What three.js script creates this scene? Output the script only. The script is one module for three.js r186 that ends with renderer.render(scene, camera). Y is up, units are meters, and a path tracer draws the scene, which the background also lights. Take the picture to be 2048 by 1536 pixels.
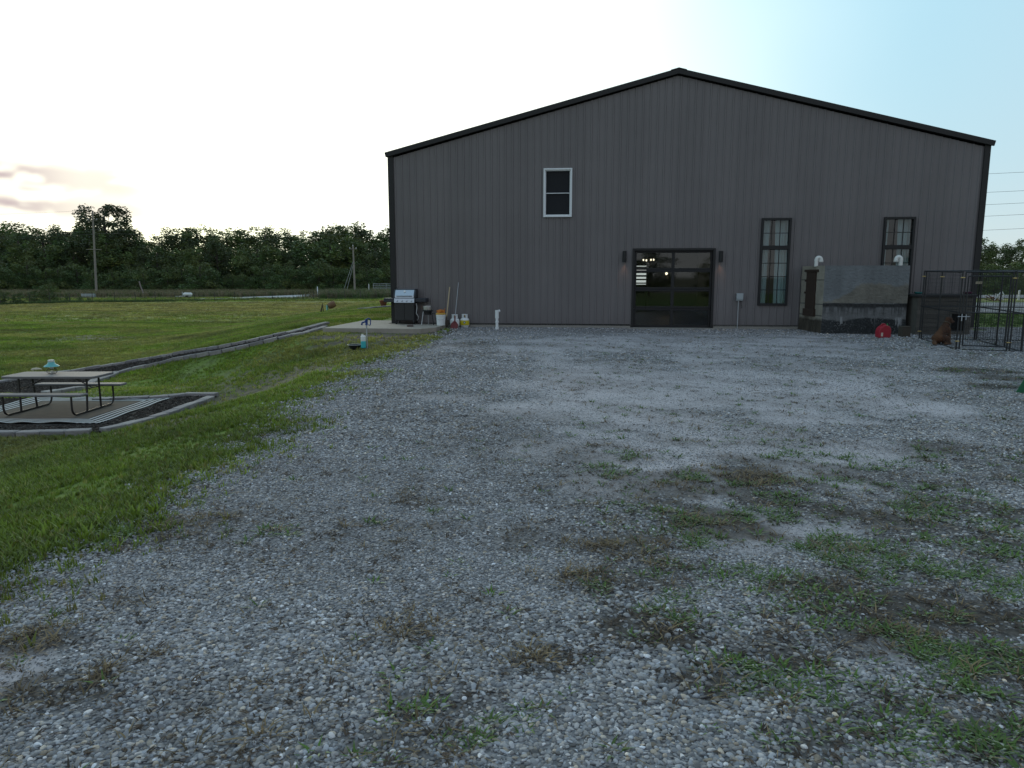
import * as THREE from 'three';
import { RoundedBoxGeometry } from 'three/addons/geometries/RoundedBoxGeometry.js';
import { mergeGeometries, mergeVertices } from 'three/addons/utils/BufferGeometryUtils.js';
import { MarchingCubes } from 'three/addons/objects/MarchingCubes.js';

// ---------------------------------------------------------------- camera, sky, sun, exposure
const scene = new THREE.Scene();
const CAM = new THREE.Vector3(0, 1.63, 0), PITCH = 0.1488, FOC = 1420;
const camera = new THREE.PerspectiveCamera(2 * Math.atan(768 / FOC) * 180 / Math.PI, 4 / 3, 0.1, 900);
camera.position.copy(CAM);
camera.rotation.x = -PITCH;
const renderer = new THREE.WebGLRenderer({ antialias: true });
renderer.toneMapping = THREE.LinearToneMapping;
renderer.toneMappingExposure = 1.0;
renderer.shadowMap.enabled = true;

const SUN_AZ = -27 * Math.PI / 180, SUN_EL = 5.5 * Math.PI / 180;      // behind the trees on the left, just before sunset
const sunDir = new THREE.Vector3(Math.sin(SUN_AZ) * Math.cos(SUN_EL), Math.sin(SUN_EL), -Math.cos(SUN_AZ) * Math.cos(SUN_EL));
const sun = new THREE.DirectionalLight(new THREE.Color(1.0, 0.84, 0.62), 0.75);
sun.position.copy(sunDir).multiplyScalar(150); sun.castShadow = true; sun.shadow.radius = 20;
Object.assign(sun.shadow.camera, { left: -70, right: 70, top: 60, bottom: -60, near: 1, far: 400 });
scene.add(sun);

// ---------------------------------------------------------------- random numbers and noise
let seed = 7;
function rand() { seed = (seed + 0x6D2B79F5) | 0; let t = Math.imul(seed ^ (seed >>> 15), 1 | seed); t = (t + Math.imul(t ^ (t >>> 7), 61 | t)) ^ t; return ((t ^ (t >>> 14)) >>> 0) / 4294967296; }
const rr = (a, b) => a + (b - a) * rand();
const clamp = (v, a = 0, b = 1) => Math.min(b, Math.max(a, v));
const mix = (a, b, t) => a + (b - a) * t;
const sstep = (a, b, v) => { const t = clamp((v - a) / (b - a)); return t * t * (3 - 2 * t); };
function hash(x, y) { let h = Math.imul(x | 0, 374761393) + Math.imul(y | 0, 668265263) | 0; h = Math.imul(h ^ (h >>> 13), 1274126177); return ((h ^ (h >>> 16)) >>> 0) / 4294967296; }
function vnoise(x, y) { const xi = Math.floor(x), yi = Math.floor(y), fx = x - xi, fy = y - yi, u = fx * fx * (3 - 2 * fx), v = fy * fy * (3 - 2 * fy);
  return mix(mix(hash(xi, yi), hash(xi + 1, yi), u), mix(hash(xi, yi + 1), hash(xi + 1, yi + 1), u), v); }
function fbm(x, y, o = 4) { let s = 0, a = 0.5, n = 0; for (let i = 0; i < o; i++) { s += a * vnoise(x, y); n += a; x = x * 2.03 + 17.1; y = y * 2.03 + 9.7; a *= 0.5; } return s / n; }

// ---------------------------------------------------------------- the sky: dusk glow on the left, pale blue away from it, low cloud bars
{
  const W = 2048, H = 1024, d = new Float32Array(W * H * 4);
  for (let j = 0; j < H; j++) {
    const el = ((j + 0.5) / H - 0.5) * Math.PI, ce = Math.cos(el), se = Math.sin(el), deg = el * 57.29578;
    for (let i = 0; i < W; i++) {
      const a = ((i + 0.5) / W - 0.5) * 2 * Math.PI, x = Math.cos(a) * ce, z = Math.sin(a) * ce;
      const az = Math.atan2(x, -z) * 57.29578, cs = x * sunDir.x + se * sunDir.y + z * sunDir.z, ang = Math.acos(clamp(cs, -1, 1)) * 57.29578;
      const h = Math.max(0, deg), up = clamp(h / 60);
      // clear dusk air
      let r = mix(0.56, 0.345, Math.pow(up, 0.6)), g = mix(0.59, 0.435, Math.pow(up, 0.6)), b = mix(0.62, 0.58, Math.pow(up, 0.6));
      // towards the sunset half the air is paler
      const side = Math.exp(-Math.pow(ang / 80, 2.2));
      r = mix(r, 0.50, side * 0.9); g = mix(g, 0.96, side * 0.95); b = mix(b, 1.16, side * 0.95);
      // band of warm grey along the horizon
      const band = Math.exp(-h / 6.5) * (0.35 + 0.65 * Math.exp(-Math.pow(ang / 90, 2)));
      r = mix(r, 0.80, band * 0.85); g = mix(g, 0.75, band * 0.85); b = mix(b, 0.63, band * 0.85);
      // the bright glow round the sun
      const gl = 1 - sstep(26, 58, ang + (fbm(az * 0.06, deg * 0.09, 3) - 0.5) * 5);
      r = mix(r, 1.32, gl); g = mix(g, 1.40, gl); b = mix(b, 1.30, gl);
      const core = Math.exp(-Math.pow(ang / 16, 2));
      r += core * 0.7; g += core * 0.6; b += core * (0.35 - 0.5 * Math.exp(-h / 4));
      if (deg > 1.5 && deg < 13 && az > -75 && az < -20) {      // cloud bars low in the glow
        const f = fbm(az * 0.30 + 3.1, deg * 1.15 + 20.3, 5), ed = sstep(-24.0, -28.5, az) * (0.55 + 0.45 * sstep(-30, -36, az));
        const lay = Math.exp(-Math.pow((deg - 6.4) / 1.1, 2)) + 0.95 * Math.exp(-Math.pow((deg - 4.55) / 0.55, 2)) + 0.45 * Math.exp(-Math.pow((deg - 9.0) / 0.5, 2));
        const c = sstep(0.36, 0.52, f * (0.5 + 0.6 * Math.min(1, lay))) * ed * Math.min(1, lay * 1.3);
        const p = 0.92 * ed * sstep(10.5, 6.5, deg) * (0.55 + 0.45 * fbm(az * 0.2, deg * 0.5 + 40, 3));
        r = mix(r, 1.02, p); g = mix(g, 0.955, p); b = mix(b, 0.85, p);
        r = mix(r, 0.58, c * 0.95); g = mix(g, 0.465, c * 0.95); b = mix(b, 0.48, c * 0.95);
      }
      if (deg < 0) { const k = sstep(0, -6, deg); r = mix(r, 0.12, k); g = mix(g, 0.13, k); b = mix(b, 0.10, k); }
      const o = (j * W + i) * 4; d[o] = r; d[o + 1] = g; d[o + 2] = b; d[o + 3] = 1;
    }
  }
  const t = new THREE.DataTexture(d, W, H, THREE.RGBAFormat, THREE.FloatType);
  t.mapping = THREE.EquirectangularReflectionMapping; t.magFilter = t.minFilter = THREE.LinearFilter; t.needsUpdate = true;
  scene.background = t; scene.environment = t;
}

// ---------------------------------------------------------------- helpers
const names = {};
function numbered(n) { names[n] = (names[n] ?? -1) + 1; return names[n] ? n + '_' + String(names[n]).padStart(3, '0') : n; }
function mesh(name, geo, mat, parent = scene) {
  const m = new THREE.Mesh(Array.isArray(geo) ? merge(geo) : geo, mat); m.castShadow = m.receiveShadow = true;
  m.name = parent === scene ? numbered(name) : name; parent.add(m); return m;
}
function merge(list) { return list.length === 1 ? list[0] : mergeGeometries(list.map(g => { const n = g.index ? g.toNonIndexed() : g; for (const k of Object.keys(n.attributes)) if (!['position', 'normal', 'uv'].includes(k)) n.deleteAttribute(k); return n; })); }
function tag(o, label, category, group, kind) { o.userData.label = label; if (category) o.userData.category = category; if (group) o.userData.group = group; if (kind) o.userData.kind = kind; return o; }
function thing(name, label, category, pos = [0, 0, 0], turn = 0, group) {
  const o = new THREE.Group(); o.name = numbered(name); scene.add(o); o.position.set(...pos); o.rotation.y = turn; return tag(o, label, category, group);
}
function part(name, parent, label) { const o = new THREE.Group(); o.name = name; parent.add(o); if (label) o.userData.label = label; return o; }
function structure(m, label) { m.userData.kind = 'structure'; if (label) m.userData.label = label; return m; }
const box = (w, h, d, x = 0, y = 0, z = 0) => new THREE.BoxGeometry(w, h, d).translate(x, y, z);
const rbox = (w, h, d, x = 0, y = 0, z = 0, r = 0.01, s = 2) => new RoundedBoxGeometry(w, h, d, s, Math.min(r, w / 2.1, h / 2.1, d / 2.1)).translate(x, y, z);
const cyl = (r0, r1, h, x = 0, y = 0, z = 0, n = 16) => new THREE.CylinderGeometry(r1, r0, h, n).translate(x, y + h / 2, z);
const V = (x, y, z) => new THREE.Vector3(x, y, z);
function rod(a, b, r0, r1 = r0, n = 8) {
  const d = new THREE.Vector3().subVectors(b, a), g = new THREE.CylinderGeometry(r1, r0, d.length(), n);
  g.translate(0, d.length() / 2, 0); g.applyQuaternion(new THREE.Quaternion().setFromUnitVectors(V(0, 1, 0), d.clone().normalize())); return g.translate(a.x, a.y, a.z);
}
const tube = (pts, r, seg = 24, n = 8) => new THREE.TubeGeometry(new THREE.CatmullRomCurve3(pts), seg, r, n);
const lathe = (p, n = 24) => new THREE.LatheGeometry(p.map(q => new THREE.Vector2(q[0], q[1])), n);
function planar(geo, s = 1) {      // uv in metres from position, by dominant normal
  if (geo.index) geo = geo.toNonIndexed();
  const p = geo.attributes.position, uv = new Float32Array(p.count * 2); geo.computeVertexNormals(); const n = geo.attributes.normal;
  for (let i = 0; i < p.count; i++) { const ax = Math.abs(n.getX(i)), ay = Math.abs(n.getY(i)), az = Math.abs(n.getZ(i));
    let u, v; if (ay >= ax && ay >= az) { u = p.getX(i); v = p.getZ(i); } else if (ax > az) { u = p.getZ(i); v = p.getY(i); } else { u = p.getX(i); v = p.getY(i); }
    uv[2 * i] = u * s; uv[2 * i + 1] = v * s; }
  geo.setAttribute('uv', new THREE.BufferAttribute(uv, 2)); return geo;
}
function tex(w, h, fn, rep = true, srgb = true) {      // fn(x, y) -> [r, g, b] linear 0..1 (or one number)
  const d = new Uint8Array(w * h * 4);
  const enc = c => { c = clamp(c); return 255 * (srgb ? (c < 0.0031308 ? c * 12.92 : 1.055 * Math.pow(c, 1 / 2.4) - 0.055) : c); };
  for (let y = 0; y < h; y++) for (let x = 0; x < w; x++) { let c = fn(x, y); if (!Array.isArray(c)) c = [c, c, c]; const o = (y * w + x) * 4; d[o] = enc(c[0]); d[o + 1] = enc(c[1]); d[o + 2] = enc(c[2]); d[o + 3] = 255; }
  const t = new THREE.DataTexture(d, w, h); if (rep) t.wrapS = t.wrapT = THREE.RepeatWrapping; t.magFilter = THREE.LinearFilter; t.minFilter = THREE.LinearMipmapLinearFilter; t.generateMipmaps = true;
  if (srgb) t.colorSpace = THREE.SRGBColorSpace; t.needsUpdate = true; return t;
}
// tiling fbm
function tfbm(x, y, P, o = 4) { let s = 0, a = 0.5, n = 0, f = 1; for (let i = 0; i < o; i++) { const q = P * f, xi = Math.floor(x * f), yi = Math.floor(y * f), fx = x * f - xi, fy = y * f - yi, u = fx * fx * (3 - 2 * fx), v = fy * fy * (3 - 2 * fy), m = k => ((k % q) + q) % q, z = i * 1013;
  s += a * mix(mix(hash(m(xi) + z, m(yi)), hash(m(xi + 1) + z, m(yi)), u), mix(hash(m(xi) + z, m(yi + 1)), hash(m(xi + 1) + z, m(yi + 1)), u), v); n += a; a *= 0.5; f *= 2; } return s / n; }
const noiseTex = (lo, hi, P, o = 5, n = 256) => tex(n, n, (x, y) => mix(lo, hi, tfbm(x / n * P, y / n * P, P, o)), true, false);
function rep(t, u, v) { const c = t.clone(); c.repeat.set(u, v); c.needsUpdate = true; return c; }
const roughA = noiseTex(0.35, 0.75, 8), bumpA = noiseTex(0, 1, 16), mottle = tex(256, 256, (x, y) => { const f = tfbm(x / 16, y / 16, 16, 5); return mix(0.72, 1, f); });
const lin = (r, g, b) => new THREE.Color().setRGB(r, g, b);
const std = (c, rough = 0.8, o = {}) => new THREE.MeshStandardMaterial({ color: c, roughness: rough, ...o });

// picture coordinates (2048 x 1536) to directions and places
const cp = Math.cos(PITCH), sp = Math.sin(PITCH);
function ray(px, py) { const X = (px - 1024) / FOC, Y = (768 - py) / FOC; return V(X, Y * cp - sp, -cp - Y * sp); }
function atDepth(px, py, d) { const r = ray(px, py), t = d / -r.z; return V(r.x * t, CAM.y + r.y * t, -d); }
const YAW = 0.10934, WD = 23.7, cw = Math.cos(YAW), sw = Math.sin(YAW);
function wall(px, py, w = 0) { const r = ray(px, py), n = V(-sw, 0, cw), o = V(0, 0, -WD), k = (w + n.dot(o) - 0) / n.dot(r); const p = r.multiplyScalar(k); return [p.x * cw + (p.z + WD) * sw, p.y + CAM.y]; }
const fromWall = (u, w) => [u * cw - w * sw, -WD + u * sw + w * cw];            // wall coordinates to x, z
const toWall = (x, z) => [x * cw + (z + WD) * sw, -x * sw + (z + WD) * cw];

// ---------------------------------------------------------------- terrain
function T(x, z) {
  const w = Math.max(0, toWall(x, z)[1]);
  let p = -0.018 * w;
  const st = mix(-2.0, -6.3, sstep(-18, -22, z)), wd = mix(8, 12, sstep(-24, -34, z));
  const k = sstep(0, wd, st - x);
  let y = mix(p, -1.2, k);
  y += (fbm(x * 0.12 + 5, z * 0.12 + 8, 3) - 0.5) * 0.14 * sstep(1, 6, st - x) + (fbm(x * 0.35, z * 0.35, 3) - 0.5) * 0.05;
  const f = 1 - sstep(2.6, 4.6, Math.hypot((x + 9.4) * 0.85, z + 14.3)); y = mix(y, -1.09, f);
  // level beside the slab and foundation
  const [u, ww] = toWall(x, z); if (ww < 3.6 && ww > -3) { const n = sstep(3.6, 2.2, ww) * sstep(-7.4, -6.0, u); y = mix(y, -0.02 - 0.018 * Math.max(0, ww), n); }
  return y;
}
function ground(px, py) { const r = ray(px, py); let t = 1.5, dt = 0.05; for (let i = 0; i < 6000; i++) { const x = r.x * t, z = r.z * t, y = CAM.y + r.y * t; if (y < T(x, z)) break; t += dt; dt = 0.004 * t + 0.01; if (t > 500) break; } return V(r.x * t, T(r.x * t, r.z * t), r.z * t); }
function inside(poly, x, z) { let c = false; for (let i = 0, j = poly.length - 1; i < poly.length; j = i++) { const a = poly[i], b = poly[j]; if ((a.z > z) !== (b.z > z) && x < (b.x - a.x) * (z - a.z) / (b.z - a.z) + a.x) c = !c; } return c; }
const G = list => list.map(([x, y]) => ground(x, y));

// edge of the gravel yard towards the lawn
const yardEdge = [...G([[905, 660], [850, 688], [795, 705], [705, 745], [595, 800], [545, 835], [520, 872], [430, 925], [385, 960], [330, 1000], [250, 1060], [160, 1110], [60, 1150], [0, 1168]])];
yardEdge.push(V(-3.3, 0, -2.4), V(-3.4, 0, 2), V(-3.5, 0, 12));
function yardLeft(z) { const e = yardEdge; if (z <= e[0].z) return e[0].x; for (let i = 1; i < e.length; i++) if (z <= e[i].z) { const t = (z - e[i - 1].z) / (e[i].z - e[i - 1].z); return mix(e[i - 1].x, e[i].x, t); } return -3.5; }
const yardL = z => yardLeft(z) + (fbm(z * 1.3, 3.3, 4) - 0.5) * 1.1;
const YARD_R = 24;
const yardBack = x => { const z = -WD + x * Math.tan(YAW); return x < 14.7 ? z + 0.05 : -23.6; };
const onYard = (x, z) => x > yardL(z) && x < YARD_R && z > yardBack(x) && z < 12;
// patches inside the yard: [px, py, rx, ry, amount], given on the ground
const patch = (px, py, rx, ry, k) => { const c = ground(px, py), ex = ground(px + rx, py), ey = ground(px, Math.min(1535, py + ry)); return { x: c.x, z: c.z, a: Math.hypot(ex.x - c.x, ex.z - c.z), b: Math.hypot(ey.x - c.x, ey.z - c.z), k }; };
const dirtPatches = [[1330, 1270, 130, 55, 1], [1440, 1380, 170, 60, .9], [1560, 1330, 150, 60, .9], [1750, 1180, 160, 40, .7], [1900, 1240, 150, 60, .8], [1980, 1340, 100, 60, .9], [1700, 1470, 200, 60, .8], [1960, 1480, 120, 60, .8], [1300, 1160, 180, 40, .7], [1230, 1100, 140, 35, .7], [1500, 960, 100, 22, .9], [1320, 1010, 50, 14, .9], [1820, 1080, 120, 30, .6], [1960, 1120, 110, 35, .6], [1880, 900, 90, 14, .8], [1950, 745, 80, 6, .9], [2010, 760, 60, 5, .9], [2000, 775, 70, 5, .9], [880, 1060, 70, 22, .6], [1060, 1090, 90, 25, .6], [820, 1010, 40, 14, .7], [700, 1060, 60, 20, .5], [460, 1040, 40, 12, .7], [300, 1080, 140, 30, .6], [60, 1180, 90, 20, .6], [80, 1290, 90, 25, .9], [120, 1390, 110, 35, .8], [30, 1400, 60, 40, .9], [830, 1280, 90, 22, .7], [1130, 1330, 110, 26, .7], [850, 1420, 140, 40, .7], [780, 1490, 160, 40, .7], [1190, 770, 90, 20, .3], [1760, 665, 120, 5, .8], [1520, 1050, 200, 30, .35], [250, 1210, 50, 14, .6], [1190, 920, 120, 20, .5], [940, 690, 60, 6, .5], [1420, 655, 200, 4, .6]].map(a => patch(...a));
const finePatches = [[1190, 775, 160, 60, 1], [1400, 780, 420, 90, .9], [1500, 760, 330, 60, .8], [1680, 790, 200, 50, 1], [1450, 890, 360, 90, .9], [1150, 820, 200, 70, .6], [1350, 950, 200, 60, 1], [1560, 1060, 170, 40, 1], [1700, 900, 160, 40, .7], [1350, 690, 420, 26, .8], [40, 1330, 80, 60, 1], [1800, 1300, 160, 50, .6], [1180, 690, 200, 20, .7]].map(a => patch(...a));
const at = (list, x, z, n) => { let m = 0; for (const p of list) { const q = Math.hypot((x - p.x) / p.a, (z - p.z) / p.b); if (q < 1.6) m = Math.max(m, p.k * (1 - sstep(0.45, 1.35, q + (n - 0.5) * 1.5))); } return m; };
function field(fn) { const N = 560, X0 = -9, Z0 = -28, S = 36, a = new Float32Array(N * N); for (let j = 0; j < N; j++) for (let i = 0; i < N; i++) a[j * N + i] = fn(X0 + S * i / N, Z0 + S * j / N);      // sampled once, read bilinearly
  return (x, z) => { const u = clamp((x - X0) / S * N, 0, N - 1.01), v = clamp((z - Z0) / S * N, 0, N - 1.01), i = u | 0, j = v | 0, p = u - i, q = v - j; return mix(mix(a[j * N + i], a[j * N + i + 1], p), mix(a[j * N + N + i], a[j * N + N + i + 1], p), q); }; }
const weedy = (x, z) => sstep(0.1, 1.6, x - 0.9 - 0.25 * (z + 3.2)) * sstep(-9.5, -5.5, z - 0.25 * x);      // the trodden, weedy part of the yard
const dirtAt = field((x, z) => Math.max(at(dirtPatches, x, z, fbm(x * 1.9 + 40, z * 1.9, 4)), sstep(0.42, 0.58, fbm((x + 0.5 * z) * 0.9 + 3, (z - 0.5 * x) * 2.1 + 6, 5)) * (0.26 + 0.74 * weedy(x, z))));
const fineAt = field((x, z) => at(finePatches, x, z, fbm(x * 1.3 + 9, z * 1.3 + 5, 3)));
// patches of living grass and of straw in the yard
const greenPatches = [[1345, 1225, 90, 30, 1], [1400, 1240, 60, 26, .8], [1230, 1190, 60, 22, .8], [1160, 1210, 50, 16, .7], [1290, 1265, 30, 18, .9], [1560, 1370, 110, 40, 1], [1450, 1340, 60, 24, .8], [1640, 1400, 50, 26, .8], [1800, 1120, 60, 18, .9], [1830, 1020, 60, 18, .8], [1950, 1140, 70, 20, .8], [2030, 1200, 60, 26, 1], [2010, 1330, 70, 40, 1], [1690, 1250, 60, 20, .8], [1880, 1235, 70, 16, .8], [1770, 1400, 40, 20, .6], [820, 1430, 60, 24, .8], [1040, 1450, 60, 26, 1], [940, 1500, 60, 26, .7], [1230, 1510, 70, 30, .8], [1560, 1490, 50, 20, .6], [560, 1070, 45, 12, .9], [245, 1070, 35, 22, 1], [720, 1060, 30, 12, .5], [1540, 672, 36, 5, 1], [1870, 1420, 60, 26, .6], [620, 1520, 40, 16, .6], [1920, 1490, 60, 20, .6], [760, 1520, 60, 20, .6], [1850, 915, 30, 8, .5], [1950, 1010, 60, 16, .5]].map(a => patch(...a));
const strawPatches = [[790, 1275, 45, 14, 1], [860, 1260, 40, 10, 1], [1080, 1330, 50, 18, .8], [220, 1350, 50, 12, .9], [300, 1320, 30, 14, .8], [100, 1280, 60, 16, .7], [60, 1420, 60, 18, .8], [1150, 1160, 90, 26, .7], [1250, 1110, 100, 24, .8], [1300, 1130, 80, 20, .6], [1540, 1420, 50, 22, .9], [1400, 1050, 60, 12, .5], [1520, 960, 90, 18, .8], [1800, 1280, 60, 20, .5], [1940, 1360, 50, 20, .6], [330, 1060, 90, 18, .6], [450, 1040, 30, 8, .8], [540, 1490, 60, 18, .6], [880, 1520, 90, 24, .7], [1320, 1010, 50, 10, .5], [1700, 1110, 80, 16, .6], [720, 1330, 40, 14, .6], [1760, 1480, 60, 20, .5], [700, 700, 60, 6, .5], [800, 685, 40, 5, .5]].map(a => patch(...a));
const greenAt = field((x, z) => Math.max(at(greenPatches, x, z, fbm(x * 3 + 4, z * 3 + 2, 3)) * sstep(0.34, 0.58, fbm(x * 6 + 1, z * 6, 3)), 0.9 * weedy(x, z) * sstep(0.50, 0.64, fbm((x + 0.5 * z) * 1.6 + 8, (z - 0.5 * x) * 3.2, 5))));
const strawAt = field((x, z) => at(strawPatches, x, z, fbm(x * 3 + 14, z * 3 + 22, 3)));

// outlines of the beds
const upperPx = [[655, 650], [640, 653], [610, 661], [580, 669], [535, 678], [517, 682], [474, 691], [447, 697], [393, 705], [337, 714], [276, 724], [245, 730], [180, 740], [144, 747], [100, 752], [40, 762], [-40, 775]];
const lowerPx = [[652, 657], [630, 664], [607, 671], [556, 681], [494, 695], [458, 704], [406, 713], [344, 724], [317, 731], [269, 741], [233, 750], [191, 766], [148, 783], [97, 791], [67, 796]];
const upperLine = G(upperPx), lowerLine = G(lowerPx);
const PB = [[-90, 872], [0, 874], [90, 873], [166, 871], [204, 868], [249, 859], [292, 847], [328, 836], [377, 818], [434, 795], [382, 794], [314, 801], [236, 804], [157, 804], [60, 800], [-90, 800]];
const picnicPoly = G(PB);
const bedPoly = [...upperLine, ...[...lowerLine].reverse()];
const slabPoly = [[-5.62, 2.35], [-2.55, 2.35], [-2.2, 1.75], [-2.2, -0.1], [-4.2, -0.1], [-4.2, -1.7], [-5.62, -1.7]].map(([u, w]) => { const [x, z] = fromWall(u, w); return V(x, 0, z); });
const dirtByPatio = [[700, 674, 130, 14, 1], [800, 672, 120, 13, 1], [760, 690, 90, 9, .8], [860, 669, 80, 9, 1], [640, 672, 50, 7, .8], [930, 664, 60, 5, .8]].map(a => patch(...a));
const lawnDirt = [[200, 676, 90, 5, .8], [130, 683, 50, 4, .7], [400, 818, 60, 12, .9], [330, 850, 80, 12, .95], [265, 868, 60, 10, .8], [450, 800, 50, 10, .6], [60, 890, 60, 6, .5], [500, 815, 50, 10, .35], [30, 920, 40, 8, .5]].map(a => patch(...a));
const bareAt = (x, z) => Math.max(at(dirtByPatio, x, z, fbm(x * 2 + 3, z * 2, 4)), at(lawnDirt, x, z, fbm(x * 2 + 3, z * 2, 4)));
// ---------------------------------------------------------------- the ground
const soil = (x, y, n) => { const f = tfbm(x / n * 24, y / n * 24, 24, 5); return f; };
{
  const axis = (lo, a, b, hi, step) => { const v = []; for (let t = a; t <= b + 1e-6; t += step) v.push(t); let s = step; let t = a; while (t > lo) { s *= 1.12; t -= s; v.unshift(t); } s = step; t = b; while (t < hi) { s *= 1.12; t += s; v.push(t); } return v; };
  const xs = axis(-420, -17, 16, 420, 0.4), zs = axis(-520, -30, 1, 260, 0.4), P = [], C = [], U = [], I = [];
  for (const z of zs) for (const x of xs) {
    P.push(x, T(x, z), z); U.push(x / 3, z / 3);
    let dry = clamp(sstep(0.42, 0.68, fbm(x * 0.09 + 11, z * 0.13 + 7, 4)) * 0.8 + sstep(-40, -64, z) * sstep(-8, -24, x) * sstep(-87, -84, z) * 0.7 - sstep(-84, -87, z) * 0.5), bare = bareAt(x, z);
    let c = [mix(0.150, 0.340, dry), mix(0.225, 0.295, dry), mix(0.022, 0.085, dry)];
    const streak = fbm(x * 0.5 + z * 0.08, z * 1.6, 3); c = c.map(v => v * mix(0.78, 1.2, streak));
    c = [mix(c[0], 0.105, bare), mix(c[1], 0.082, bare), mix(c[2], 0.066, bare)];
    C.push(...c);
  }
  const n = xs.length; for (let j = 0; j < zs.length - 1; j++) for (let i = 0; i < n - 1; i++) { const a = j * n + i; I.push(a, a + n, a + 1, a + 1, a + n, a + n + 1); }
  const g = new THREE.BufferGeometry(); g.setAttribute('position', new THREE.Float32BufferAttribute(P, 3)); g.setAttribute('color', new THREE.Float32BufferAttribute(C, 3)); g.setAttribute('uv', new THREE.Float32BufferAttribute(U, 2)); g.setIndex(I); g.computeVertexNormals();
  const map = tex(512, 512, (x, y) => { const f = soil(x, y, 512), h = hash(x, y); const v = 0.45 + 0.55 * f + (h - 0.5) * 0.5; return [v * 0.95, v, v * 0.9]; });
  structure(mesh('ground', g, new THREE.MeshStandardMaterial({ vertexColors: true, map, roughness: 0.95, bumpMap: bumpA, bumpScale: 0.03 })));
}
// the gravel yard
{
  const NX = 130, NZ = 150, P = [], U = [], I = [], X0 = -8, X1 = YARD_R, Z0 = -27, Z1 = 8;
  for (let j = 0; j <= NZ; j++) for (let i = 0; i <= NX; i++) {
    const s = i / NX, r = j / NZ, x0 = mix(-3.3, YARD_R, s), zb = yardBack(x0), z = mix(zb, Z1, r), x = mix(yardL(z), YARD_R, s);
    const edge = Math.min(1, s * NX / 1.5); P.push(x, T(x, z) + mix(-0.02, 0.022, edge), z); U.push((x - X0) / (X1 - X0), (z - Z0) / (Z1 - Z0));
  }
  for (let j = 0; j < NZ; j++) for (let i = 0; i < NX; i++) { const a = j * (NX + 1) + i; I.push(a, a + NX + 1, a + 1, a + 1, a + NX + 1, a + NX + 2); }
  const g = new THREE.BufferGeometry(); g.setAttribute('position', new THREE.Float32BufferAttribute(P, 3)); g.setAttribute('uv', new THREE.Float32BufferAttribute(U, 2)); g.setIndex(I); g.computeVertexNormals();
  const N = 2048, map = tex(N, N, (i, j) => {
    const x = mix(X0, X1, i / N), z = mix(Z0, Z1, j / N), d = dirtAt(x, z), f = fineAt(x, z), h = hash(i, j), h2 = hash(i >> 1, j >> 1), l = fbm(x * 0.8, z * 0.8, 4);
    let v = mix(0.05, 0.42, Math.pow(0.5 * h + 0.5 * h2, 1.3)) * mix(0.8, 1.15, l); const fv = 0.40 * (0.82 + 0.36 * h) * mix(0.9, 1.08, l); v = mix(v, fv, f * 0.85);
    let c = [v * mix(1.02, 1.05, f), v * mix(0.98, 0.965, f), v * mix(1.01, 1.0, f)]; const dk = 0.05 * (0.6 + 0.8 * h);
    const k = d * 0.92; return [mix(c[0], dk * 1.15, k), mix(c[1], dk * 0.95, k), mix(c[2], dk * 0.78, k)];
  }, false);
  structure(mesh('gravel_yard', g, new THREE.MeshStandardMaterial({ map, roughness: 0.95 })));
}
function stuffInstances(name, label, geo, mat, list) {      // list of [x, y, z, sx, sy, sz, turn, tiltX, tiltZ, r, g, b]
  const m = new THREE.InstancedMesh(geo, mat, list.length), o = new THREE.Object3D(), c = new THREE.Color();
  list.forEach((a, i) => { o.position.set(a[0], a[1], a[2]); o.scale.set(a[3], a[4], a[5]); o.rotation.set(a[7], a[6], a[8]); o.updateMatrix(); m.setMatrixAt(i, o.matrix); m.setColorAt(i, c.setRGB(a[9], a[10], a[11])); });
  m.castShadow = m.receiveShadow = true; m.name = name; m.userData = { kind: 'stuff', label }; scene.add(m); return m;
}
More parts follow.
